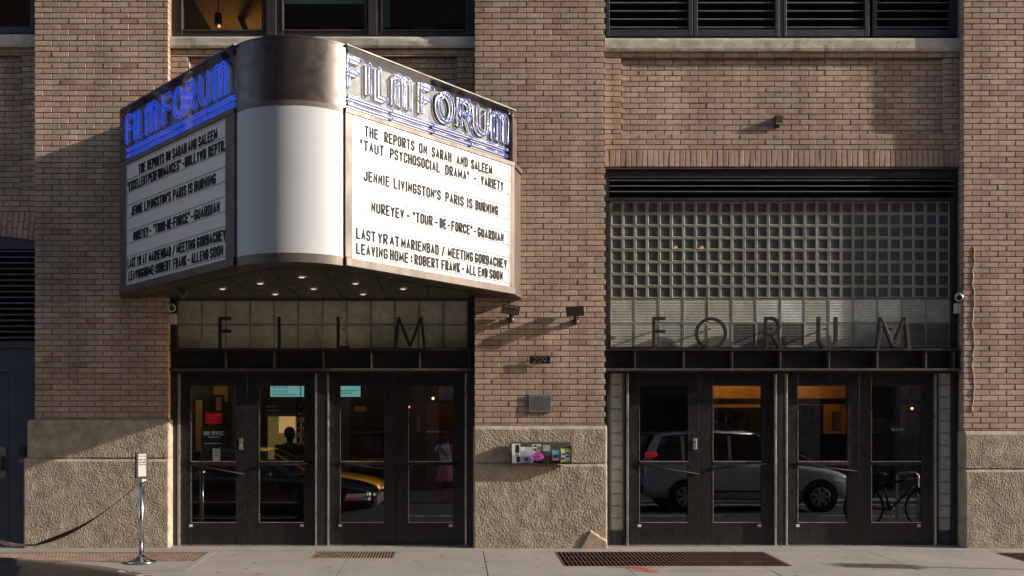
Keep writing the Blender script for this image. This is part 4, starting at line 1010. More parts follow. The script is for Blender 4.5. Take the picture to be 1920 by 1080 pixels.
# curved nose profile, tangent to both boards
sag = .235; hc = .545; R_ = (hc*hc+sag*sag)/(2*sag); ha = math.asin(hc/R_); cy = -2.29-sag+R_
def nose(r, n=28, full=1.0): return [(MX+r*math.sin(-ha*full+2*ha*full*i/n), cy-r*math.cos(-ha*full+2*ha*full*i/n)) for i in range(n+1)]
def shell(name, r, z0, z1, m, root=mq, th=.02):
    mb = MB(); o = nose(r); i_ = nose(r-th); n = len(o); vs = []; fs = []
    for (x, y) in o: vs += [(x,y,z0),(x,y,z1)]
    for (x, y) in i_: vs += [(x,y,z0),(x,y,z1)]
    for k in range(n-1):
        a = 2*k; b = 2*(k+1); c = 2*n+2*k; d = 2*n+2*(k+1)
        fs += [(a,b,b+1,a+1), (a+1,b+1,d+1,c+1), (b,a,c,d)]
    mb.add(vs, [f for f in fs if f[0] % 2 == 0 and f[2] == f[1]+1 and f[3] == f[0]+1])   # face and rims keep separate vertices, so the curve shades cleanly
    front = len(mb.f); rim = [f for f in fs if not (f[0] % 2 == 0 and f[2] == f[1]+1 and f[3] == f[0]+1)]; mb.add(vs, rim)
    o_ = mb.build(name, m, root, smooth=True)
    for q, p in enumerate(o_.data.polygons): p.use_smooth = q < front
    return o_
shell('upper_drum', R_-.002, 4.65, MZ1-.012, DRUMD); shell('drum_cap', R_+.001, MZ1-.012, MZ1+.01, BRONZED); shell('drum_moulding', R_+.002, 4.60, 4.65, BRONZE)
shell('drum_panel', R_-.001, MZ0+.09, 4.60, WHITED); shell('drum_fascia', R_+.004, MZ0, MZ0+.088, BRONZE, th=.06)
# core body behind everything (closed volume)
WR = Vector((MX+2.45, .0)); WL = Vector((MX-2.45, .0))
ins = .10
def inset_poly(k):
    pts = []
    for O, P_ in ((E, Cc), (B, A)):
        d = (P_-O).normalized(); nv = Vector((-d.y, d.x)); pts += [O+nv*k, P_+nv*k]
    nn = nose(R_-k-.02, 10); return [tuple(pts[0])]+nn+[tuple(pts[3])]
poly = inset_poly(.05)
mb = MB(); mb.vprism([(WL.x+.06,.10)]+poly+[(WR.x-.06,.10)], MZ0+.03, 4.62); mb.build('inner_body', BRONZED, mq)
mb = MB(); mb.vprism([(WL.x+.02,.10)]+inset_poly(.02)+[(WR.x-.02,.10)], 4.622, 4.64); mb.build('deck', BRONZED, mq)
# flared ends
for sgn, P_, Wp in ((1, A, WR), (-1, E, WL)):
    mb = MB(); s = sgn
    q0 = (P_.x, P_.y); q1 = (Wp.x, Wp.y)
    for (z0, z1, o) in ((MZ0, MZ0+.088, .02), (MZ0+.088, 4.60, .0), (4.60, 4.65, .02)):
        p = [(q0[0]+s*o, q0[1]-o*.3), (q1[0]+s*o, q1[1]-o), (q1[0]+s*o, .115), (q0[0]-s*.1, .115), (q0[0]-s*.1, q0[1]+.1)]
        if s < 0: p = p[::-1]
        mb.vprism(p, z0, z1)
    p = [(q0[0]-s*.01, q0[1]), (q1[0]-s*.05, q1[1]), (q1[0]-s*.05, .115), (q0[0]-s*.06, .115), (q0[0]-s*.06, q0[1]+.04)]
    if s < 0: p = p[::-1]
    mb.vprism(p, 4.65, MZ1-.03)
    mb.build('end_panel', BRONZE if s > 0 else BRONZED, mq)  # shaded left end gets the darker bronze, sunlit right end the lighter
# soffit
mb = MB(); pl = inset_poly(.0); mb.vprism([(WL.x,.112)]+pl+[(WR.x,.112)], MZ0+.012, MZ0+.028); mb.build('soffit', SOFFM, mq)
def seam(x0, y0, x1, y1, w_=.014):
    d = Vector((x1-x0, y1-y0)).normalized(); nv = Vector((-d.y, d.x))*w_/2
    mb = MB(); z = MZ0+.0115; mb.add([(x0+nv.x,y0+nv.y,z),(x0-nv.x,y0-nv.y,z),(x1-nv.x,y1-nv.y,z),(x1+nv.x,y1+nv.y,z),(x0+nv.x,y0+nv.y,z-.003),(x0-nv.x,y0-nv.y,z-.003),(x1-nv.x,y1-nv.y,z-.003),(x1+nv.x,y1+nv.y,z-.003)], [(4,7,6,5),(0,1,5,4),(1,2,6,5),(2,3,7,6),(3,0,4,7)])
    mb.build('soffit_seam', BLACKM, mq)
for dx, yy in ((-.27,-2.08),(.27,-2.08),(-.80,-1.5),(.80,-1.5),(-1.32,-.95),(1.32,-.95)): seam(MX+dx, yy, MX+dx, .10)
seam(MX-.27,-2.09,MX+.27,-2.09); seam(MX-.27,-2.09,MX-2.15,-.12); seam(MX+.27,-2.09,MX+2.15,-.12)
for x_, y_ in ((-1.62,-1.61),(-2.15,-1.18),(-1.09,-1.18),(-2.66,-.79),(-1.61,-.79),(-.58,-.79),(-2.13,-.37),(-1.08,-.37)):
    mb = MB(); mb.lathe([(.056,MZ0+.009),(.056,MZ0+.0),(.036,MZ0-.001),(.036,MZ0+.008)], (x_,y_,0), 'z', 20); dl = mb.build('downlight', ALU, mq)
    mb = MB(); mb.lathe([(.035,MZ0+.006),(.024,MZ0-.006),(.0,MZ0-.010)], (x_,y_,0), 'z', 20); mb.build('lens', BULB, dl)
mb = MB(); mb.lathe([(.06,MZ0+.01),(.06,MZ0-.04),(.045,MZ0-.075),(.0,MZ0-.095)], (X(345,-.6), -.6, 0), 'z', 18); mb.build('dome_camera', BRONZED, mq, smooth=True)

TXT_R = [(0, [('THE',237,310),('REPORTS',342,503),('ON',527,570),('SARAH',595,700),('AND',727,787),('SALEEM',805,917)]),
 (1, [('"TAUT',213,340),('PSYCHOSOCIAL',373,638),('DRAMA"',667,795),('-',820,832),('VARIETY',857,977)]),
 (3, [('JENNIE',232,370),("LIVINGSTON'S",392,643),('PARIS',668,765),('IS',783,812),('BURNING',828,948)]),
 (5, [('NUREYEV',273,447),('-',463,477),('"TOUR',495,600),('-',613,627),('DE',637,673),('-',680,692),('FORCE"',700,812),('-',820,832),('GUARDIAN',840,978)]),
 (7, [('LAST',192,295),('YR',308,360),('AT',372,422),('MARIENBAD',432,632),('/',648,664),('MEETING',680,815),('GORBACHEV',825,995)]),
 (8, [('LEAVING',192,360),('HOME',373,470),(':',481,494),('ROBERT',503,633),('FRANK',647,745),('-',757,768),('ALL',778,832),('END',843,893),('SOON',903,973)])]
TXT_L = [(0, [('THE',172,207),('REPORTS',218,307),('ON',318,342),('SARAH',352,427),('AND',435,480),('SALEEM',490,590)]),
 (1, [('"EXCELLENT',112,217),('PERFORMANCES"',222,397),('-',403,413),('HOLLYWD',418,530),('REPTR,',543,632)]),
 (3, [('JENNIE',132,192),("LIVINGSTON'S",202,342),('PARIS',355,425),('IS',435,458),('BURNING',468,582)]),
 (5, [('NUREYEV',143,223),('-',230,238),('"TOUR',250,312),('-',314,320),('DE',323,345),('-',348,354),('FORCE"',357,445),('-',450,462),('GUARDIAN',468,603)]),
 (7, [('LAST',113,155),('YR',162,185),('AT',193,215),('MARIENBAD',225,343),('/',352,366),('MEETING',373,473),('GORBACHEV',482,635)]),
 (8, [('LEAVING',118,195),('HOME',198,252),(':',255,260),('ROBERT',264,343),('FRANK',355,425),('-',432,443),('ALL',452,493),('END',498,543),('SOON',552,622)])]
def board(O, P_, F, L, pxa, pxb, txt, ox, sc, side):
    ua, ub = uof(O, P_, pxa), uof(O, P_, pxb)
    mb = MB(F); mb.box(ua, ub, .0, .03, MZ0+.088, 4.595); bd = mb.build('letter_board', WHITEP, mq)
    bd['label'] = 'sunlit white letter board on the right side of the marquee' if side == 'r' else 'shaded white letter board on the left side of the marquee'
    W = wpos(bd)
    # frame round the board
    m = BRONZE if side == 'r' else BRONZED  # lit and shaded copies of one bronze, picked by marquee side
    e0, e1 = (-.02, L+.0)
    for a, b in ((e0, ua-.004), (ub+.004, e1)):
        mb = MB(F); mb.box(a, b, -.02, .05, MZ0+.088, 4.60); mb.build('frame_post', m, mq, bevel=.004)
    mb = MB(F); mb.box(e0, e1, -.035, .06, MZ0, MZ0+.086); mb.build('fascia', m, mq, bevel=.004)
    mb = MB(F); mb.box(e0, e1, -.026, .05, 4.597, 4.65); mb.build('top_moulding', m, mq, bevel=.004)
    mb = MB(F); mb.box(ua-.003, ub+.003, -.012, .0, 4.585, 4.5945); mb.box(ua-.003, ua+.006, -.012, 0, MZ0+.09, 4.584); mb.box(ub-.006, ub+.003, -.012, 0, MZ0+.09, 4.584); mb.box(ua, ub, -.012, 0, MZ0+.09, MZ0+.1); mb.build('board_trim', ALU, bd)
    rails = [4.413-.1514*k for k in range(9)]
    used = [0,1,2,4,3,5,6,7,8]
    for k, z in enumerate(rails):
        mb = MB(F); mb.box(ua+.01, ub-.01, -.009, -.0005, z-.004, z+.003); mb.build('rail', RAILM, bd)
    r = random.Random(7)
    for row, ws in txt:
        z = rails[row]+.010
        for s_, a, b in ws:
            u0, u1 = uof(O, P_, ox+a/2.842), uof(O, P_, ox+b/2.842)
            def each(m): m.build('letter', BLACKL, bd)
            mbx = MB(F); word(mbx, s_, u0, u1, z, .112, .0185, -.006, -.0008, each)
board(B, A, FRr, LR, 660, 955, TXT_R, 600, 2.842, 'r')
board(E, Cc, FRl, LL, 237.5, 425, TXT_L, 200, 2.842, 'l')

# neon signs
def rnd(pts, n=6): return pts
def neon_strokes(ch, x0, x1, z0, z1):
    w_ = x1-x0; xm = (x0+x1)/2; H = z1-z0; r = w_/2
    if ch == 'F': return [[(x0,z0),(x0,z1),(x1,z1)], [(x0,z0+H*.55),(x0+w_*.8,z0+H*.55)]]
    if ch == 'I': return [[(xm,z0),(xm,z1)]]
    if ch == 'L': return [[(x0,z1),(x0,z0),(x1,z0)]]
    if ch == 'M':
        q = w_/4; return [[(x0,z0),(x0,z1-q)]+arc(x0+q, z1-q, q, PI, 0, 8)+[(xm,z0)], [(xm,z1-q)]+arc(xm+q, z1-q, q, PI, 0, 8)[1:]+[(x1,z0)]]
    if ch == 'O': return [arc(xm, (z0+z1)/2, r, PI/2, PI/2+2*PI, 24, H/2)[:-1]]
    if ch == 'R': q = H*.24; return [[(x0,z0),(x0,z1),(x1-q*.8,z1)]+arc(x1-q*.8, z1-q, q*.8, PI/2, -PI/2, 8, q)+[(x0,z1-2*q)], [(xm,z1-2*q),(x1,z0)]]
    if ch == 'U': return [[(x0,z1),(x0,z0+r)]+arc(xm, z0+r, r, PI, 2*PI, 10)+[(x1,z1)]]
def offs(pts, k, closed):
    n = len(pts); out = []
    for i in range(n):
        p = Vector(pts[i]); a = Vector(pts[(i-1) % n]) if (closed or i > 0) else None; b = Vector(pts[(i+1) % n]) if (closed or i < n-1) else None
        d1 = (p-a).normalized() if a is not None else None; d2 = (b-p).normalized() if b is not None else None
        d1 = d1 or d2; d2 = d2 or d1
        nn = (Vector((-d1.y, d1.x))+Vector((-d2.y, d2.x)))
        if nn.length < .3: nn = Vector((-d1.y, d1.x))
        nn.normalize(); q = 1/max(.5, nn.dot(Vector((-d1.y, d1.x))))
        out.append(p+nn*k*q)
    return out
def neon(O, P_, F, L, spans, side):
    zb, zt = 4.652, MZ1-.005
    lab = 'neon FILM FORUM sign on the sunlit right side' if side == 'r' else 'glowing blue neon FILM FORUM sign on the shaded left side'
    mb = MB(F); mb.box(0, L, .09, .12, zb, zt); nb = mb.build('neon_sign', NBACK, mq); nb['label'] = lab
    m = BRONZE if side == 'r' else BRONZED  # sun and shade put into the metal colour, side by side
    mb = MB(F); mb.box(-.01, L+.012, -.035, .12, zt, zt+.014); mb.build('sign_top_rail', m, nb)
    mb = MB(F); 
    if side == 'r': mb.box(L-.004, L+.012, .07, .12, zb, zt-.001)
    else: mb.box(-.012, .004, -.03, .12, zb, zt-.001)
    mb.build('sign_end_cap', m, nb)
    mb = MB(F); mb.box(.006, L-.006, -.03, -.026, zb+.004, zt-.004); mb.build('cover_pane', PLEX, nb)
    def add_stroke(s, closed, tw=.058):
        mb = MB(F); mb.strip([tuple(p) for p in s], tw, .066, .09, closed=closed)
        mb.build('letter_plate', CREAM, nb)
        a = offs(s, tw*.36, closed); b = offs(s, -tw*.36, closed); mb = MB(F)
        yt = .03
        if closed:
            mb.tube([(p.x, yt, p.y) for p in a], .0088, 6, closed=True); mb.tube([(p.x, yt, p.y) for p in b], .0088, 6, closed=True)
        else:
            e = (Vector(s[-1])-Vector(s[-2])).normalized()*tw*.3; f = (Vector(s[0])-Vector(s[1])).normalized()*tw*.3
            lp = a+[(a[-1]+b[-1])/2+e*1.2]+b[::-1]+[(a[0]+b[0])/2+f*1.2]
            mb.tube([(p[0], yt, p[1]) for p in lp], .0088, 6, closed=True)
        mb.build('neon_tube', TUBE if side == 'l' else TUBESUN, nb, smooth=True)
        mb = MB(F)
        for q in (0, len(s)//2, -1):
            p = s[q]; mb.tube([(p[0]+.02, yt, p[1]), (p[0]+.02, .07, p[1])], .006, 6)
        mb.build('tube_support', WIRE, nb)
    for ch, a, b in spans:
        u0, u1 = uof(O, P_, a, -.03)+.045, uof(O, P_, b, -.03)-.045
        z0, z1 = 4.885, 5.185
        if ch == 'M' : z0 -= .012
        if ch == 'I': u1 = max(u1, u0+.004)
        for s in neon_strokes(ch, u0, u1, z0, z1): add_stroke(s, ch == 'O')
    for z in (4.79, 4.715):
        n = 4; 
        for k in range(n):
            a = .06+(L-.14)*k/n; b = .06+(L-.14)*(k+1)/n-.01
            add_stroke([(a, z), (b, z)], False, .04)
    r = random.Random(3 if side == 'r' else 4); mb = MB(F)
    for k in range(9):
        u = r.uniform(.1, L-.15); z = r.uniform(4.85, 4.95); h = r.uniform(.12, .3); c = r.uniform(-.12, .12)
        mb.tube([(u+c*math.sin(PI*i/10)+.05*i/10, .01+.02*math.sin(PI*i/10), z+h*i/10) for i in range(11)], .003, 5)
    mb.build('lead_wires', WIRE, nb, smooth=True)
neon(B, A, FRr, LR, [('F',646,684),('I',687,699),('L',705,731),('M',736,775),('F',786,817),('O',818,855),('R',859,888),('U',890,921),('M',923,955)], 'r')
neon(E, Cc, FRl, LL, [('F',235,249),('I',249,256),('L',257,266),('M',271,297),('F',302,322),('O',323,346),('R',347,368),('U',371,394),('M',398,428)], 'l')

# ---------------------------------------------------------------- things on the middle pier
def floodlight(px, py, label, roll, yaw):
    c = Vector((X(px,-.1), -.1, Z(py,-.1)))
    t = thing('flood_light', label, 'flood light', (c.x, 0, Z(py+22)), group='flood lights on the middle pier')
    M4 = Matrix.Translation(c) @ Matrix.Rotation(yaw, 4, 'Z') @ Matrix.Rotation(roll, 4, 'Y') @ Matrix.Rotation(.35, 4, 'X')
    mb = MB(M4); mb.add([(-.10,-.04,-.055),(.10,-.04,-.055),(.10,-.04,.055),(-.10,-.04,.055),(-.085,.05,-.045),(.085,.05,-.045),(.085,.05,.045),(-.085,.05,.045)], [(0,1,2,3),(5,4,7,6),(4,0,3,7),(1,5,6,2),(3,2,6,7),(4,5,1,0)]); mb.build('housing', OLIVE, t, bevel=.006)
    mb = MB(M4); mb.box(-.11,.11,-.052,-.041,-.062,.062); mb.build('bezel', OLIVE, t, bevel=.004)
    if roll > 0:
        mb = MB(M4); mb.box(-.085,-.04,-.055,-.0525,.022,.045); mb.box(.04,.085,-.055,-.0525,.022,.045); mb.box(-.03,.03,-.055,-.0525,.026,.040); mb.build('lens_glint', PLASQ, t)
    mb = MB(); k = Vector((c.x+.01, -.06, Z(py+17,-.06))); mb.tube([c+Vector((0,.03,-.04)), k], [.018,.022], 10); mb.ball(k, .03); mb.tube([k, (k.x, .0, k.z-.02)], .02, 10); mb.lathe([(.0,-.03),(.035,-.03),(.042,0)], (k.x, 0, k.z-.02), 'y', 16); mb.build('knuckle', BRONZED, t, smooth=True)
    mb = MB(); mb.box(k.x+.02, k.x+.032, -.085, -.07, k.z-.005, k.z+.05); mb.build('wing_screw', CHROME, t)
floodlight(957, 579, 'left flood light on the middle pier, close under the marquee corner', .13, .1)
floodlight(1079, 582, 'right flood light on the middle pier, casting the long shadow', -.04, -.25)
t = thing('number_plate', 'black house number plate reading 209 on the middle pier', 'sign', (X(1012), -.045, Z(682)))
mb = MB(); mb.box(X(993,-.045), X(1031.5,-.045), -.045, -.04, Z(682,-.045), Z(667,-.045)); mb.build('plate', BLACKL, t)
mb = MB(); word(mb, '209', X(999,-.045), X(1025,-.045), Z(680.5,-.045), .075, .008, -.048, -.045); mb.build('numerals', mat('dull_silver', (.30,.28,.25), .4, .7), t)
mb = MB(); 
for px in (997, 1028): mb.tube([(X(px),-.04,Z(674.5)),(X(px),0,Z(674.5))], .006, 6)
mb.build('standoffs', ALU, t)
t = thing('wall_plaque', 'square grey metal plaque with engraved lines on the middle pier', 'plaque', (X(1012), -.02, Z(773)))
mb = MB(); mb.box(X(991.5,-.02), X(1034,-.02), -.022, .0, Z(773,-.02), Z(740,-.02)); mb.build('plate', PLASQ, t, bevel=.003)
mb = MB()
rr_ = random.Random(5)
for k in range(12):
    z = Z(744+k*2.3,-.022); xx = X(995 if k else 1007,-.022)
    end = X(1031 if k not in (0, 11) else 1019,-.022)
    if k == 11: xx = X(1007,-.022)
    while xx < end:
        wv = rr_.uniform(.006,.022); mb.box(xx, min(xx+wv, end), -.0232, -.0222, z-.0045, z); xx += wv+.005
mb.build('engraved_lines', BRONZED, t)
# leaflet rack
ys = -.045
t = thing('leaflet_rack', 'clear plastic leaflet rack screwed to the stone base of the middle pier', 'rack', (X(1014), ys, Z(870)))
mb = MB(); x0, x1, z0, z1 = X(957,-.12), X(1071,-.12), Z(869,-.12), Z(830,-.12); mb.box(x0, x1, ys-.012, ys-.006, z0, z1+.005); mb.box(x0, x1, ys-.085, ys-.012, z0-.004, z0); 
mb.box(x0-.004, x0, ys-.085, ys-.006, z0, z1+.005); mb.box(x1, x1+.004, ys-.085, ys-.006, z0, z1-.04); mb.build('rack_body', mat('smoky_plastic', (.10,.085,.07), .3), t)
mb = MB(); mb.box(x0, x1, ys-.087, ys-.085, z0, z0+.14); mb.box(x0+.2, x0+.204, ys-.085, ys-.012, z0, z0+.14); mb.build('clear_front', PLEX, t)
def leaf(label, pa, pb, ya, yb_, y, m, deco):
    tt_ = thing('leaflet', label, 'leaflet', (X((pa+pb)/2,y), y, Z(yb_,y)), group='leaflets in the rack')
    mb = MB(); mb.box(X(pa,y), X(pb,y), y, y+.006, Z(yb_,y), Z(ya,y)); mb.build('cover', m, tt_)
    for (a,b,c,d,mm) in deco:
        mb = MB(); mb.box(X(a,y), X(b,y), y-.0015, y-.0003, Z(d,y), Z(c,y)); mb.build('print_patch', mm, tt_)
leaf('white newspaper with a dark vertical title, leftmost in the rack', 960, 975.5, 832, 868, -.115, PAPER, [(967,974,834,849,BLACKM),(968,973,850,855,GREYP),(969,975,856,867,BLACKM)])
leaf('grey magazine cover with a round dark badge, second in the rack', 976, 1000, 838, 868, -.112, mat('silver_print', (.42,.43,.48), .5, var=.35, vs=12), [(984,990,858,864,BROWNP),(976,984,838,846,PAPER)])
leaf('small printed card with a dark picture, behind the magenta badge', 998, 1014, 833, 851, -.10, PAPER, [(1001,1006,834,838,BLACKM),(1000,1005,841,845,BLACKM),(1008,1012,834,843,GREYP)])
leaf('brown leaflet with a grey photograph on top, in the middle of the rack', 1017, 1032, 835, 868, -.112, BROWNP, [(1017.5,1031.5,837,846,GREYP),(1017.5,1031.5,835.2,836.2,PAPER)])
leaf('blue leaflet with a dark haired figure, second from the right', 1035, 1049, 844, 866, -.115, SKYB, [(1038,1047,852,859,BROWNP),(1036,1048,858,863,mat('peach_print', (.6,.32,.22), .6)),(1036,1049,863,866,BLACKM)])
leaf('lime edged programme leaflet, rightmost in the rack', 1051, 1070, 841, 867, -.117, LIME, [(1052,1068.5,845,864,PAPER),(1053,1059,850,853,BROWNP),(1061,1067,848,851,GREYP),(1062,1067,854,857,BROWNP),(1053,1058,858,862,GREYP)])
mb = MB(); cx_, cz_ = X(1007,-.125), Z(856,-.125); pts = []
for k in range(28):
    a = 2*PI*k/28; rr2 = (1 if k % 2 else .78); pts.append((cx_+math.cos(a)*.092*rr2, cz_+math.sin(a)*.052*rr2))
mb.prism(pts, -.134, -.1325); 
bdg = thing('starburst_card', 'magenta starburst card stuck on the front of the leaflet rack', 'card', (cx_, -.134, cz_-.05)); mb.build('card', PINK, bdg)
mb = MB(); 
for k, (w_, s_) in enumerate(((.05,'MOVIE'),(.085,'PROGRAMS'),(.075,'TAKE ONE'))): word(mb, s_, cx_-w_/2, cx_+w_/2, cz_+.018-.024*k, .014, .003, -.1352, -.134)
mb.build('lettering', mat('purple_ink', (.16,.02,.12), .6), bdg)
# sensor lamp on the right spandrel
t = thing('wall_lamp', 'small dark box lamp on the recessed brick panel above the louvre', 'lamp', (X(1466), .155, Z(232)))
mb = MB(); c = Vector((X(1466,0), .02, Z(220,0))); x0, x1, z0, z1 = X(1459,-.02), X(1474.5,-.02), Z(227,-.02), Z(211,-.02)
mb.add([(x0,.085,z0),(x1,.085,z0),(x1,.085,z1),(x0,.085,z1),(x0+.01,.156,z0+.02),(x1-.01,.156,z0+.02),(x1-.01,.156,z1),(x0+.01,.156,z1)], [(0,1,2,3),(5,4,7,6),(4,0,3,7),(1,5,6,2),(3,2,6,7),(4,5,1,0)]); mb.build('housing', BLACKM, t, bevel=.004)
mb = MB(); mb.box(x0+.006, x1-.003, .075, .089, z0-.006, z0+.008); mb.build('lower_lip', mat('verdigris_metal', (.22,.27,.22), .5, .3), t)
mb = MB(); mb.tube([((x0+x1)/2,.12,z0+.01),((x0+x1)/2,.155,z0-.02)], .018, 8); mb.ball(((x0+x1)/2+.01,.12,z0-.018), .018); mb.build('bracket', BRONZED, t)
mb = MB(); mb.lathe([(0,-.02),(.012,-.02),(.012,0)], (X(1459,.15), .155, Z(236,.15)), 'y', 8); mb.obox((X(1454,.15),.14,Z(238,.15)), (.014,0,.004), (0,.012,0), (0,0,.007)); tag(mb.build('bolt_stub', BRONZED), 'broken bolt stub in the bricks below the small box lamp', 'bolt')
# cameras
def dome(px, py, Y, label, wall_x, flip):
    t = thing('security_camera', label, 'camera', (wall_x, Y+.02, Z(py+25,Y)), group='white security cameras')
    c = Vector((X(px,Y), Y, Z(py,Y))); s = 1 if flip else -1
    mb = MB(); mb.ball(c, .056, 18); mb.build('ball', WPLAS, t, smooth=True)
    mb = MB(); d = Vector((-s*.45, -.85, -.25)).normalized(); mb.tube([c+d*.040, c+d*.060], [.036,.030], 16); mb.build('lens', BLACKM, t)
    mb = MB(); mb.tube([c+Vector((s*.02,.02,.03)), (wall_x, Y+.05, c.z+.03)], .030, 12); mb.build('mount', WPLAS, t, smooth=True)
    mb = MB(); a = c.x-.035; mb.box(a if flip else c.x-.03, wall_x if flip else c.x+.055, Y-.0, Y+.08, Z(py+30,Y), Z(py+11,Y)); mb.build('junction_box', CREAMP, t, bevel=.004)
dome(321, 577, .04, 'left white ball camera at the corner of the FILM transom', LP1, False)
dome(1799, 557, .05, 'right white ball camera on the edge of the right pier', RP0-.001, True)
# cord on the right pier
mb = MB(); pts = []
r = random.Random(9)
for k in range(70):
    yy = 462+k*4.5; pts.append((X(1825+math.sin(k*.35)*1.6+math.sin(k*1.1)*.8+r.uniform(-.6,.6)), -.004+.002*math.sin(k*.8), Z(yy)))
mb.tube(pts, [.0035+.0025*abs(math.sin(k*.9)) for k in range(70)], 6); tag(mb.build('frayed_cord', CORD, smooth=True), 'frayed pale cord hanging down the right brick pier', 'cord')

# ---------------------------------------------------------------- stanchion and belt
sy = -1.10; s_x = X(265, sy); s_z = gz(sy)
t = thing('stanchion', 'chrome stanchion with a small framed sign before the left pier', 'stanchion', (s_x, sy, s_z))
mb = MB(); mb.lathe([(0,0),(.165,0),(.168,.012),(.14,.03),(.07,.055),(.035,.075),(.028,.095),(0,.1)], (s_x,sy,s_z+.002), 'z', 32); mb.build('base', CHROME, t, smooth=True)
mb = MB(); zt = Z(905, sy); mb.tube([(s_x,sy,s_z+.08),(s_x,sy,zt)], .027, 20); mb.build('post', CHROME, t, smooth=True)
mb = MB(); mb.lathe([(0,zt),(.036,zt),(.04,zt+.02),(.036,zt+.04),(0,zt+.045)], (s_x,sy,0), 'z', 20); mb.tube([(s_x-.06,sy,zt+.03),(s_x+.055,sy,zt+.028)], .009, 8); mb.build('belt_head', ALU, t, smooth=True)
mb = MB(); zs0, zs1 = Z(896,sy), Z(848,sy); Ms = Matrix.Translation((s_x+.0, sy, 0)) @ Matrix.Rotation(1.08, 4, 'Z')
mb = MB(Ms); mb.box(-.082,.082,-.012,.012,zs0,zs1); mb.box(-.012,.012,-.008,.008,zt+.04,zs0); mb.build('sign_frame', BLACKM, t)
mb = MB(Ms); mb.box(-.058,.058,-.0145,-.0122,zs0+.018,zs1-.018); mb.build('sign_card', mat('dull_card', (.32,.31,.29), .7), t)
mb = MB(Ms); Hs = zs1-zs0
for s_, f, h in (('PLEASE',.86,.016),('FORM LINE',.72,.018),('WAIT HERE',.62,.018),('TO BE SEATED',.54,.013)): word(mb, s_, -.052, .052, zs0+Hs*f-.012, h, .0035, -.0155, -.0145)
mb.build('sign_lettering', BLACKM, t)
mb = MB(); K = 40; P0 = Vector((X(252,-1.08), -1.08, Z(915,-1.08))); P1 = Vector((X(66,-.9), -.9, Z(1022,-.9))); vs = []
for k in range(K+1):
    f = k/K; p = P0.lerp(P1, f); sagz = -.09*math.sin(PI*f)**1.0*(1) ; p = p+Vector((0,0,sagz))
    tw = .35+1.15*min(1, max(0, (f-.25)/.35))*(1 if f < .9 else 1); hw = .024
    n_ = Vector((.35*math.cos(tw), math.cos(tw)*.93, math.sin(tw))).normalized()
    k2 = .38+.62*min(1, max(0, (f-.3)/.35))*(1-max(0,(f-.85)/.15)*.9)
    n_ = Vector((0, math.sqrt(max(0, 1-k2*k2)), k2)); vs += [p-n_*hw, p+n_*hw]
mb.add(vs, [(2*k,2*k+2,2*k+3,2*k+1) for k in range(K)])
o = mb.build('queue_belt', BELT); so_ = o.modifiers.new('thick', 'SOLIDIFY'); so_.thickness = .0015
tag(o, 'dark maroon queue belt sagging from the stanchion to the ground at left', 'belt')
mb = MB(); Q0 = P1; Q1 = Vector((X(-60,-1.2), -1.2, Z(985,-1.2))); vs = []
for k in range(K+1):
    f = k/K; p = Q0.lerp(Q1, f)+Vector((0,0,-.08*math.sin(PI*f))); k2 = .2+.8*min(1, f*2.5); n_ = Vector((0, math.sqrt(max(0,1-k2*k2)), k2)); vs += [p-n_*.024, p+n_*.024]
mb.add(vs, [(2*k,2*k+2,2*k+3,2*k+1) for k in range(K)]); o = mb.build('queue_belt', BELT); so_ = o.modifiers.new('thick', 'SOLIDIFY'); so_.thickness = .0015
tag(o, 'second length of maroon belt rising off the ground at the left edge', 'belt')
# parking sign whose shadow falls on the sidewalk
t = thing('parking_sign', 'thin steel pole with a parking sign at the kerb, outside the frame on the right', 'sign', (12.45, -2.42, gz(-2.42)))
mb = MB(); mb.tube([(12.45,-2.42,-.12),(12.45,-2.42,3.1)], .025, 10); mb.build('pole', ALU, t, smooth=True)
mb = MB(); mb.box(12.44, 12.446, -2.57, -2.27, 2.72, 3.06); mb.build('sign_plate', WPLAS, t)

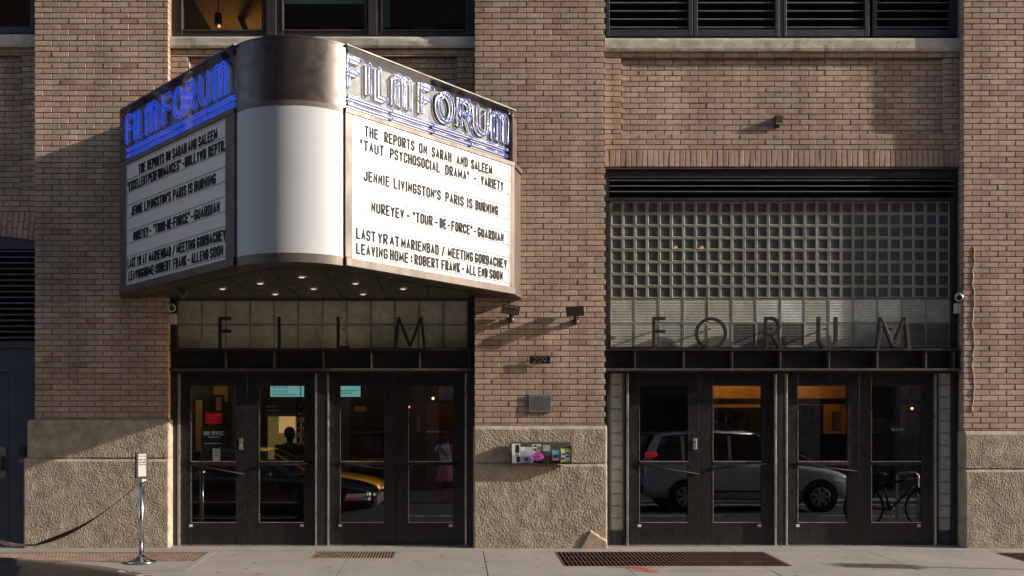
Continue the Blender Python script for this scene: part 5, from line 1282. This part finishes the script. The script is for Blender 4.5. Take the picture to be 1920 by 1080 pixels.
# ---------------------------------------------------------------- vehicles (local: +x is forward, z = 0 the road)
def loft(mb, secs, m=0, cap=True):
    n = len(secs[0]); vs = [p for s in secs for p in s]; fs = []
    for i in range(len(secs)-1):
        for k in range(n-1): fs.append((i*n+k, (i+1)*n+k, (i+1)*n+k+1, i*n+k+1))
    if cap: fs.append(tuple(range(n))[::1]); fs.append(tuple(range((len(secs)-1)*n, len(secs)*n))[::-1])
    mb.add(vs, fs, m)
def body_sec(x, w_, zb, zt, crown=.03):
    h = [(w_*.86, zb), (w_*.97, zb+.08), (w_, zb+(zt-zb)*.45), (w_*.985, zt-.10), (w_*.94, zt-.02), (w_*.80, zt+crown*.5), (w_*.4, zt+crown)]
    return [(x, -y, z) for y, z in h]+[(x, 0, zt+crown*1.1)]+[(x, y, z) for y, z in h[::-1]]
def car(name, label, cat, loc, rz, prof, cab, paintm, wheels, wr, length, kind='sedan', group=None):
    t = thing(name, label, cat, loc, rz, group)
    mb = MB(); loft(mb, [body_sec(*p) for p in prof]); o = mb.build('body', paintm, t, smooth=True, local=True)
    s_ = o.modifiers.new('s', 'SUBSURF'); s_.levels = 1; s_.render_levels = 2
    def csec(x, wb, wt, zb, zt): 
        h = [(wb, zb), (wb*.5+wt*.5, (zb+zt)/2), (wt, zt-.03), (wt*.85, zt+.005)]
        return [(x,-y,z) for y,z in h]+[(x,0,zt+.02)]+[(x,y,z) for y,z in h[::-1]]
    mb = MB(); loft(mb, [csec(*c) for c in cab], cap=True); mb.build('glasshouse', CARGL, t, smooth=False, local=True)
    # roof skin and pillars
    mb = MB(); rf = [c for c in cab if c[4] > max(q[4] for q in cab)-.13]
    secs = [[(x,-wt*1.0,zt-.055),(x,-wt*.99,zt-.0),(x,-wt*.8,zt+.025),(x,0,zt+.04),(x,wt*.8,zt+.025),(x,wt*.99,zt),(x,wt*1.0,zt-.055)] for x,wb,wt,zb,zt in rf]; loft(mb, secs); mb.build('roof', paintm, t, smooth=True, local=True)
    mb = MB()
    def pil(x0, x1, i0, i1, ww):
        for s in (-1, 1):
            a, b = cab[i0], cab[i1]
            mb.obox(((x0+x1)/2, s*(a[1]+b[2])/2*1.0+s*.006, (a[3]+b[4])/2), (ww,0,0), (0,.02,0), ((x1-x0)/2, s*(b[2]-a[1])/2, (b[4]-a[3])/2-.01))
    pil(cab[-1][0], rf[-1][0], -1, cab.index(rf[-1]), .035); pil(cab[0][0], rf[0][0], 0, cab.index(rf[0]), .10 if kind == 'van' else .09)
    mid = (rf[0][0]+rf[-1][0])/2; a = cab[1]
    for s in (-1,1):
        for xx in ((mid,) if kind == 'sedan' else (mid-.55, mid+.5)): mb.obox((xx, s*((a[1]+a[2])/2+.012), (a[3]+a[4])/2), (.035,0,0), (0,.015,0), (0, s*(a[2]-a[1])/2, (a[4]-a[3])/2-.02))
    mb.build('pillars', paintm if kind == 'van' or cat == 'taxi' else BLACKM, t, local=True)
    for wx in wheels:
        for s in (-1, 1):
            w_ = prof[3][1]
            mb = MB(); mb.lathe([(wr*.62,-.1),(wr*.9,-.105),(wr,-.08),(wr,.08),(wr*.9,.105),(wr*.62,.1)], (wx, s*(w_-.085), wr), 'y', 32); wl = mb.build('wheel', RUBBER, t, smooth=True, local=True)
            mb = MB(); yo = s*(w_+.036)
            mb.lathe([(wr*.64,-.012*s),(wr*.58,.0)], (wx, yo, wr), 'y', 32)
            for k in range(7):
                an = 2*PI*k/7; d = Vector((math.cos(an),0,math.sin(an))); q = Vector((-math.sin(an),0,math.cos(an)))
                mb.obox(Vector((wx,yo-s*.008,wr))+d*wr*.34, d*wr*.28, (0,.008,0), q*wr*.09)
            mb.lathe([(0,s*.004),(wr*.14,s*.004),(wr*.16,-.02*s)], (wx, yo, wr), 'y', 16); mb.build('rim', RIMM, wl, local=True)
            mb = MB(); mb.lathe([(wr*1.14,-.004),(wr*1.14,.004),(0,.004)], (wx, s*(w_+.004), wr+.01), 'y', 32); mb.build('wheel_arch', BLACKM, t, local=True)
    fx, rx = prof[-1][0], prof[0][0]; w_ = prof[-2][1]
    for s in (-1, 1):
        mb = MB(); 
        if kind == 'sedan':
            zc = prof[-2][3]-.16
            mb.add([(fx-.55,s*.935,zc-.03),(fx-.10,s*.845,zc-.05),(fx+.03,s*.55,zc-.05),(fx+.0,s*.55,zc+.07),(fx-.14,s*.845,zc+.08),(fx-.50,s*.93,zc+.075)], [(0,1,4,5),(1,2,3,4)])
            mb.build('headlight', LAMPG, t, local=True)
            mb = MB(); mb.add([(fx-.56,s*.942,zc-.05),(fx-.26,s*.885,zc-.06),(fx-.27,s*.885,zc-.01),(fx-.55,s*.942,zc-.0)], [(0,1,2,3)]); mb.build('side_marker', AMBER, t, local=True)
        else:
            zc = prof[-2][3]-.10; mb.add([(fx-.58,s*.965,zc-.0),(fx-.10,s*.83,zc-.05),(fx-.15,s*.83,zc+.06),(fx-.5,s*.955,zc+.10)], [(0,1,2,3)]); mb.build('headlight', LAMPG, t, local=True)
        z2 = prof[1][3]-.17 if kind == 'sedan' else 1.28
        mb = MB(); mb.ball((rx+.17, s*(prof[1][1]*.955), z2), .2, 16, sc=(.75,.28,.34 if kind == 'van' else .3)); mb.build('tail_light', TLIGHT, t, bevel=.01, local=True)
        mb = MB(); mx_ = cab[-1][0]-.35; mb.ball((mx_, s*(prof[3][1]+.09), cab[-1][3]+.07), .1, 10, sc=(.6,.9,.7)); mb.build('side_mirror', paintm, t, smooth=True, local=True)
    mb = MB(); mb.obox((fx+.02, 0, .48), (.04,0,0), (0,w_*.9,0), (0,0,.09)); mb.obox((rx-.02,0,.5), (.04,0,0), (0,w_*.9,0), (0,0,.09))
    for s in (-1,1):
        mb.obox(((fx+rx)/2, s*(prof[3][1]+.004), .46), ((fx-rx)*.24,0,0), (0,.01,0), (0,0,.018))
        mb.obox((fx-.3, s*(w_+.003), .56), (.22,0,0), (0,.012,0), (0,0,.018))
    mb.build('trim_strip', ALU if cat == 'sedan' else BLACKM, t, bevel=.006, local=True)
    return t
sed = [(-2.65,.78,.35,.80),(-2.55,.88,.28,.96),(-1.7,.96,.24,.98),(-.6,.97,.22,.94),(.6,.97,.22,.93),(1.2,.97,.23,.90),(1.9,.95,.25,.855),(2.35,.91,.28,.78),(2.62,.84,.32,.70),(2.72,.74,.36,.62)]
cabs = [(-1.75,.80,.74,.93,.96),(-1.05,.84,.62,.92,1.36),(-.35,.85,.64,.92,1.44),(.25,.85,.62,.92,1.40),(1.15,.80,.72,.90,.93)]
car('black_sedan', 'black sedan parked at the near kerb, its hood just showing at lower left', 'sedan', (-1.48-2.72, -6.6, ZS), 0, sed, cabs, PBLACK, (-1.62, 1.62), .33, 5.4)
car('yellow_taxi', 'yellow taxi in the far lane, seen only mirrored behind the black sedan', 'taxi', (-1.50-2.72, -9.1, ZS), 0, sed, cabs, PYEL, (-1.62, 1.62), .33, 5.4)
van = [(-2.42,.80,.40,1.10),(-2.36,.93,.32,1.12),(-1.6,.98,.26,1.10),(-.4,.99,.24,1.08),(.8,.99,.24,1.06),(1.4,.98,.25,1.02),(1.9,.94,.27,.93),(2.25,.84,.32,.80),(2.36,.72,.38,.68)]
cabv = [(-2.36,.88,.80,1.08,1.12),(-2.05,.90,.72,1.08,1.72),(-1.0,.91,.74,1.07,1.80),(.1,.90,.72,1.06,1.76),(.65,.88,.66,1.05,1.62),(1.65,.82,.74,1.00,1.03)]
car('silver_minivan', 'silver minivan with red tail lamps, seen mirrored in the FORUM doors', 'minivan', (6.68, -10.25, ZS), 0, van, cabv, PSIL, (-1.5, 1.5), .34, 4.8, 'van')

# bicycle at the kerb, mirrored in the rightmost door
bx, by, bz = 7.45, -4.0, gz(-4.0)
t = thing('bicycle', 'dark bicycle standing at the kerb, mirrored in the rightmost FORUM door', 'bicycle', (bx, by, bz))
for wx in (-.52, .52):
    mb = MB(); mb.tube([(bx+wx+.33*math.cos(a), by, bz+.34+.33*math.sin(a)) for a in [2*PI*k/32 for k in range(32)]], .022, 8, closed=True); wh = mb.build('wheel', RUBBER, t, smooth=True)
    mb = MB()
    for k in range(12):
        a = PI*k/6; mb.tube([(bx+wx,by,bz+.34),(bx+wx+.32*math.cos(a),by,bz+.34+.32*math.sin(a))], .003, 4)
    mb.build('spokes', ALU, wh)
mb = MB(); q = lambda x, z: (bx+x, by, bz+z)
for a, b in ((q(-.52,.34),q(-.08,.30)),(q(-.08,.30),q(-.22,.86)),(q(-.52,.34),q(-.2,.76)),(q(-.08,.30),q(.36,.74)),(q(-.19,.72),q(.34,.84)),(q(.33,.98),q(.37,.72)),(q(.37,.72),q(.52,.34))): mb.tube([a, b], .016, 8)
mb.build('frame', BLACKL, t, smooth=True)
mb = MB(); mb.tube([(bx+.33,by-.28,bz+1.02),(bx+.38,by-.1,bz+1.0),(bx+.38,by+.1,bz+1.0),(bx+.33,by+.28,bz+1.02)], .013, 8); mb.build('handlebar', CHROME, t, smooth=True)
mb = MB(); mb.ball((bx-.24,by,bz+.90), .12, 12, sc=(1,.55,.3)); mb.build('saddle', BLACKM, t, smooth=True)
mb = MB(); mb.lathe([(.0,.01),(.09,.01),(.1,0),(0,-.01)], (bx-.08,by-.04,bz+.3), 'y', 20); mb.tube([(bx-.08,by-.05,bz+.3),(bx-.02,by-.07,bz+.15),(bx+.02,by-.12,bz+.15)], .01, 6); mb.build('crank', ALU, t)
mb = MB(); mb.tube([(bx+.1,by-.12,-.16),(bx+.1,by-.12,.72),(bx+.15,by-.12,.76),(bx+.4,by-.12,.76),(bx+.45,by-.12,.72),(bx+.45,by-.12,-.16)], .025, 10); tag(mb.build('bike_rack', ALU, smooth=True), 'hooped steel bike rack the bicycle leans on', 'bike rack')

# ---------------------------------------------------------------- people
def skinned(name, mats, nodes, edges, radii, parent, root=0, sub=2):
    me = bpy.data.meshes.new(name); me.from_pydata([tuple(Vector(p)) for p in nodes], edges, []); me.materials.append(mats)
    o = bpy.data.objects.new(name, me); COL.objects.link(o); o.parent = parent
    sk = o.modifiers.new('skin', 'SKIN'); sk.use_smooth_shade = True
    for i, v in enumerate(me.skin_vertices[0].data): 
        r = radii[i]; v.radius = r if isinstance(r, tuple) else (r, r); v.use_root = (i == root)
    sb = o.modifiers.new('sub', 'SUBSURF'); sb.levels = 1; sb.render_levels = sub
    return o
def person(label, loc, rz, h, pose, skin, shirt, legs, hair, shoe, skirt=None):
    t = thing('person', label, 'person', loc, rz); k = h/1.68
    N = []; Rr = []; Ed = []
    def nd(x, y, z, r, p=None):
        N.append((x*k, y*k, z*k)); Rr.append(tuple(v*k for v in r) if isinstance(r, tuple) else r*k)
        if p is not None: Ed.append((p, len(N)-1))
        return len(N)-1
    pel = nd(0,0,.92,(.15,.105)); wa = nd(0,.0,1.06,(.125,.09),pel); ch = nd(0,.0,1.25,(.155,.10),wa); ne = nd(0,.01,1.40,(.07,.06),ch); nk = nd(0,.02,1.47,(.048,.05),ne)
    hd = nd(0,.03,1.545,(.074,.09),nk); nd(0,.025,1.62,(.066,.08),hd)
    for s in (-1, 1):
        sh = nd(s*.165,.0,1.365,.055,ch)
        if pose == 'photo': el = nd(s*.25,.16,1.20,.040,sh); wr_ = nd(s*.10,.27,1.46,.027,el); pm = nd(s*.075,.29,1.51,(.036,.02),wr_)
        else: el = nd(s*.22,.14,1.12,.042,sh); wr_ = nd(s*.17,.36,1.08,.028,el); pm = nd(s*.16,.43,1.07,(.036,.02),wr_)
        for f in range(4):
            off = (-.024+.016*f)
            if pose == 'photo': a = nd(s*.075+off*.3,.30,1.545+off,.009,pm); nd(s*.045+off*.3,.315,1.555+off,.008,a)
            else: a = nd(s*.16+off,.475,1.065,.009,pm); nd(s*.16+off,.505,1.05,.008,a)
        a = nd(s*.05,.285,1.49,.010,pm) if pose == 'photo' else nd(s*.13,.44,1.075,.010,pm)
        hp = nd(s*.09,0,.86,.085,pel); kn = nd(s*.095,.015,.48,.052,hp); cf = nd(s*.095,-.01,.32,.050,kn); an = nd(s*.10,-.01,.09,.034,cf); nd(s*.11,.13,.035,(.04,.03),an)
    skinned('body', skin, N, Ed, Rr, t)
    mb = MB(); mb.xf = Matrix.Diagonal((k,k,k,1))
    rings = [(.145,.11,.93),(.15,.115,1.0),(.148,.11,1.08),(.168,.12,1.2),(.182,.122,1.30),(.165,.10,1.385),(.08,.07,1.435)]
    vs = [(a*math.cos(2*PI*q/20), b*math.sin(2*PI*q/20), z) for a, b, z in rings for q in range(20)]
    mb.add(vs, [(i*20+q, i*20+(q+1)%20, (i+1)*20+(q+1)%20, (i+1)*20+q) for i in range(len(rings)-1) for q in range(20)])
    e = (.25,.16,1.20) if pose == 'photo' else (.22,.14,1.12)
    for s in (-1,1): mb.tube([(s*.10,0,1.345),(s*.175,.01,1.36),(s*(.175+(e[0]-.175)*.7),e[1]*.7,1.36+(e[2]-1.36)*.7)], [.075,.074,.064], 12)
    mb.build('shirt', shirt, t, smooth=True, local=True)
    mb = MB(); mb.xf = Matrix.Diagonal((k,k,k,1))
    if skirt:
        rings = [(.148,.112,.99),(.175,.135,.88),(.205,.16,.72),(.235,.185,.50)]
        vs = [((a+(.014*math.sin(q*PI/2) if i > 1 else 0))*math.cos(2*PI*q/24), (b+(.014*math.sin(q*PI/2) if i > 1 else 0))*math.sin(2*PI*q/24), z) for i, (a, b, z) in enumerate(rings) for q in range(24)]
        mb.add(vs, [(i*24+q, i*24+(q+1)%24, (i+1)*24+(q+1)%24, (i+1)*24+q) for i in range(3) for q in range(24)]); mb.build('skirt', skirt, t, smooth=True, local=True)
    else:
        for s in (-1,1): mb.tube([(s*.07,0,.95),(s*.09,0,.84),(s*.095,.01,.48),(s*.10,-.01,.06)], [.11,.10,.07,.06], 12)
        mb.build('trousers', legs, t, smooth=True, local=True)
    mb = MB(); mb.xf = Matrix.Diagonal((k,k,k,1)); mb.ball((0,.0,1.60), .102, 16, sc=(.92,1.0,1.02)); mb.ball((0,-.085,1.62), .055, 12); mb.build('hair', hair, t, smooth=True, local=True)
    mb = MB(); mb.xf = Matrix.Diagonal((k,k,k,1)); mb.ball((0,.105,1.545), .062, 14, sc=(1,.75,1.25)); mb.tube([(0,.145,1.57),(0,.172,1.535),(0,.15,1.525)], [.008,.013,.008], 8)
    for s in (-1,1): mb.ball((s*.078,.03,1.55), .02, 8, sc=(.5,1,1.4))
    mb.build('face', skin, t, smooth=True, local=True)
    mb = MB(); mb.xf = Matrix.Diagonal((k,k,k,1))
    for s in (-1,1): mb.ball((s*.026,.146,1.562), .009, 8)
    mb.box(-.022,.022,.146,.152,1.505,1.511); mb.build('eyes_and_mouth', BLACKM, t, local=True)
    mb = MB(); mb.xf = Matrix.Diagonal((k,k,k,1))
    for s in (-1,1): mb.ball((s*.105,.06,.035), .06, 12, sc=(.75,1.9,.62))
    mb.build('shoes', shoe, t, smooth=True, local=True); return t
person('person in a white shirt and pink skirt photographing the cinema, seen in the door glass', (-.20, -12.42, -.24), 0, 1.67, 'photo', SKIN, SHIRT, None, HAIR, SHOE, SKIRT)
mb = MB(); mb.box(-.27, -.13, -12.125, -12.10, 1.24, 1.34); tag(mb.build('hand_camera', BLACKM, bevel=.006), 'small black camera held up by the photographer', 'camera')
mb = MB(); mb.tube([(-.36,-12.43,1.13),(-.30,-12.29,1.07),(-.20,-12.285,.93),(-.08,-12.30,.76),(-.04,-12.42,.70)], .012, 8); tag(mb.build('shoulder_strap', BLACKM, smooth=True), 'dark shoulder strap across the photographer\'s white shirt', 'strap')
person('person in black standing at the concession counter, seen through the second FILM door', (X(543,2.1), 2.1, .0), 0, 1.50, 'lean', BLACKC, BLACKC, BLACKC, HAIR, BLACKC)  # skin black like the clothes: the silhouette is put into the colour
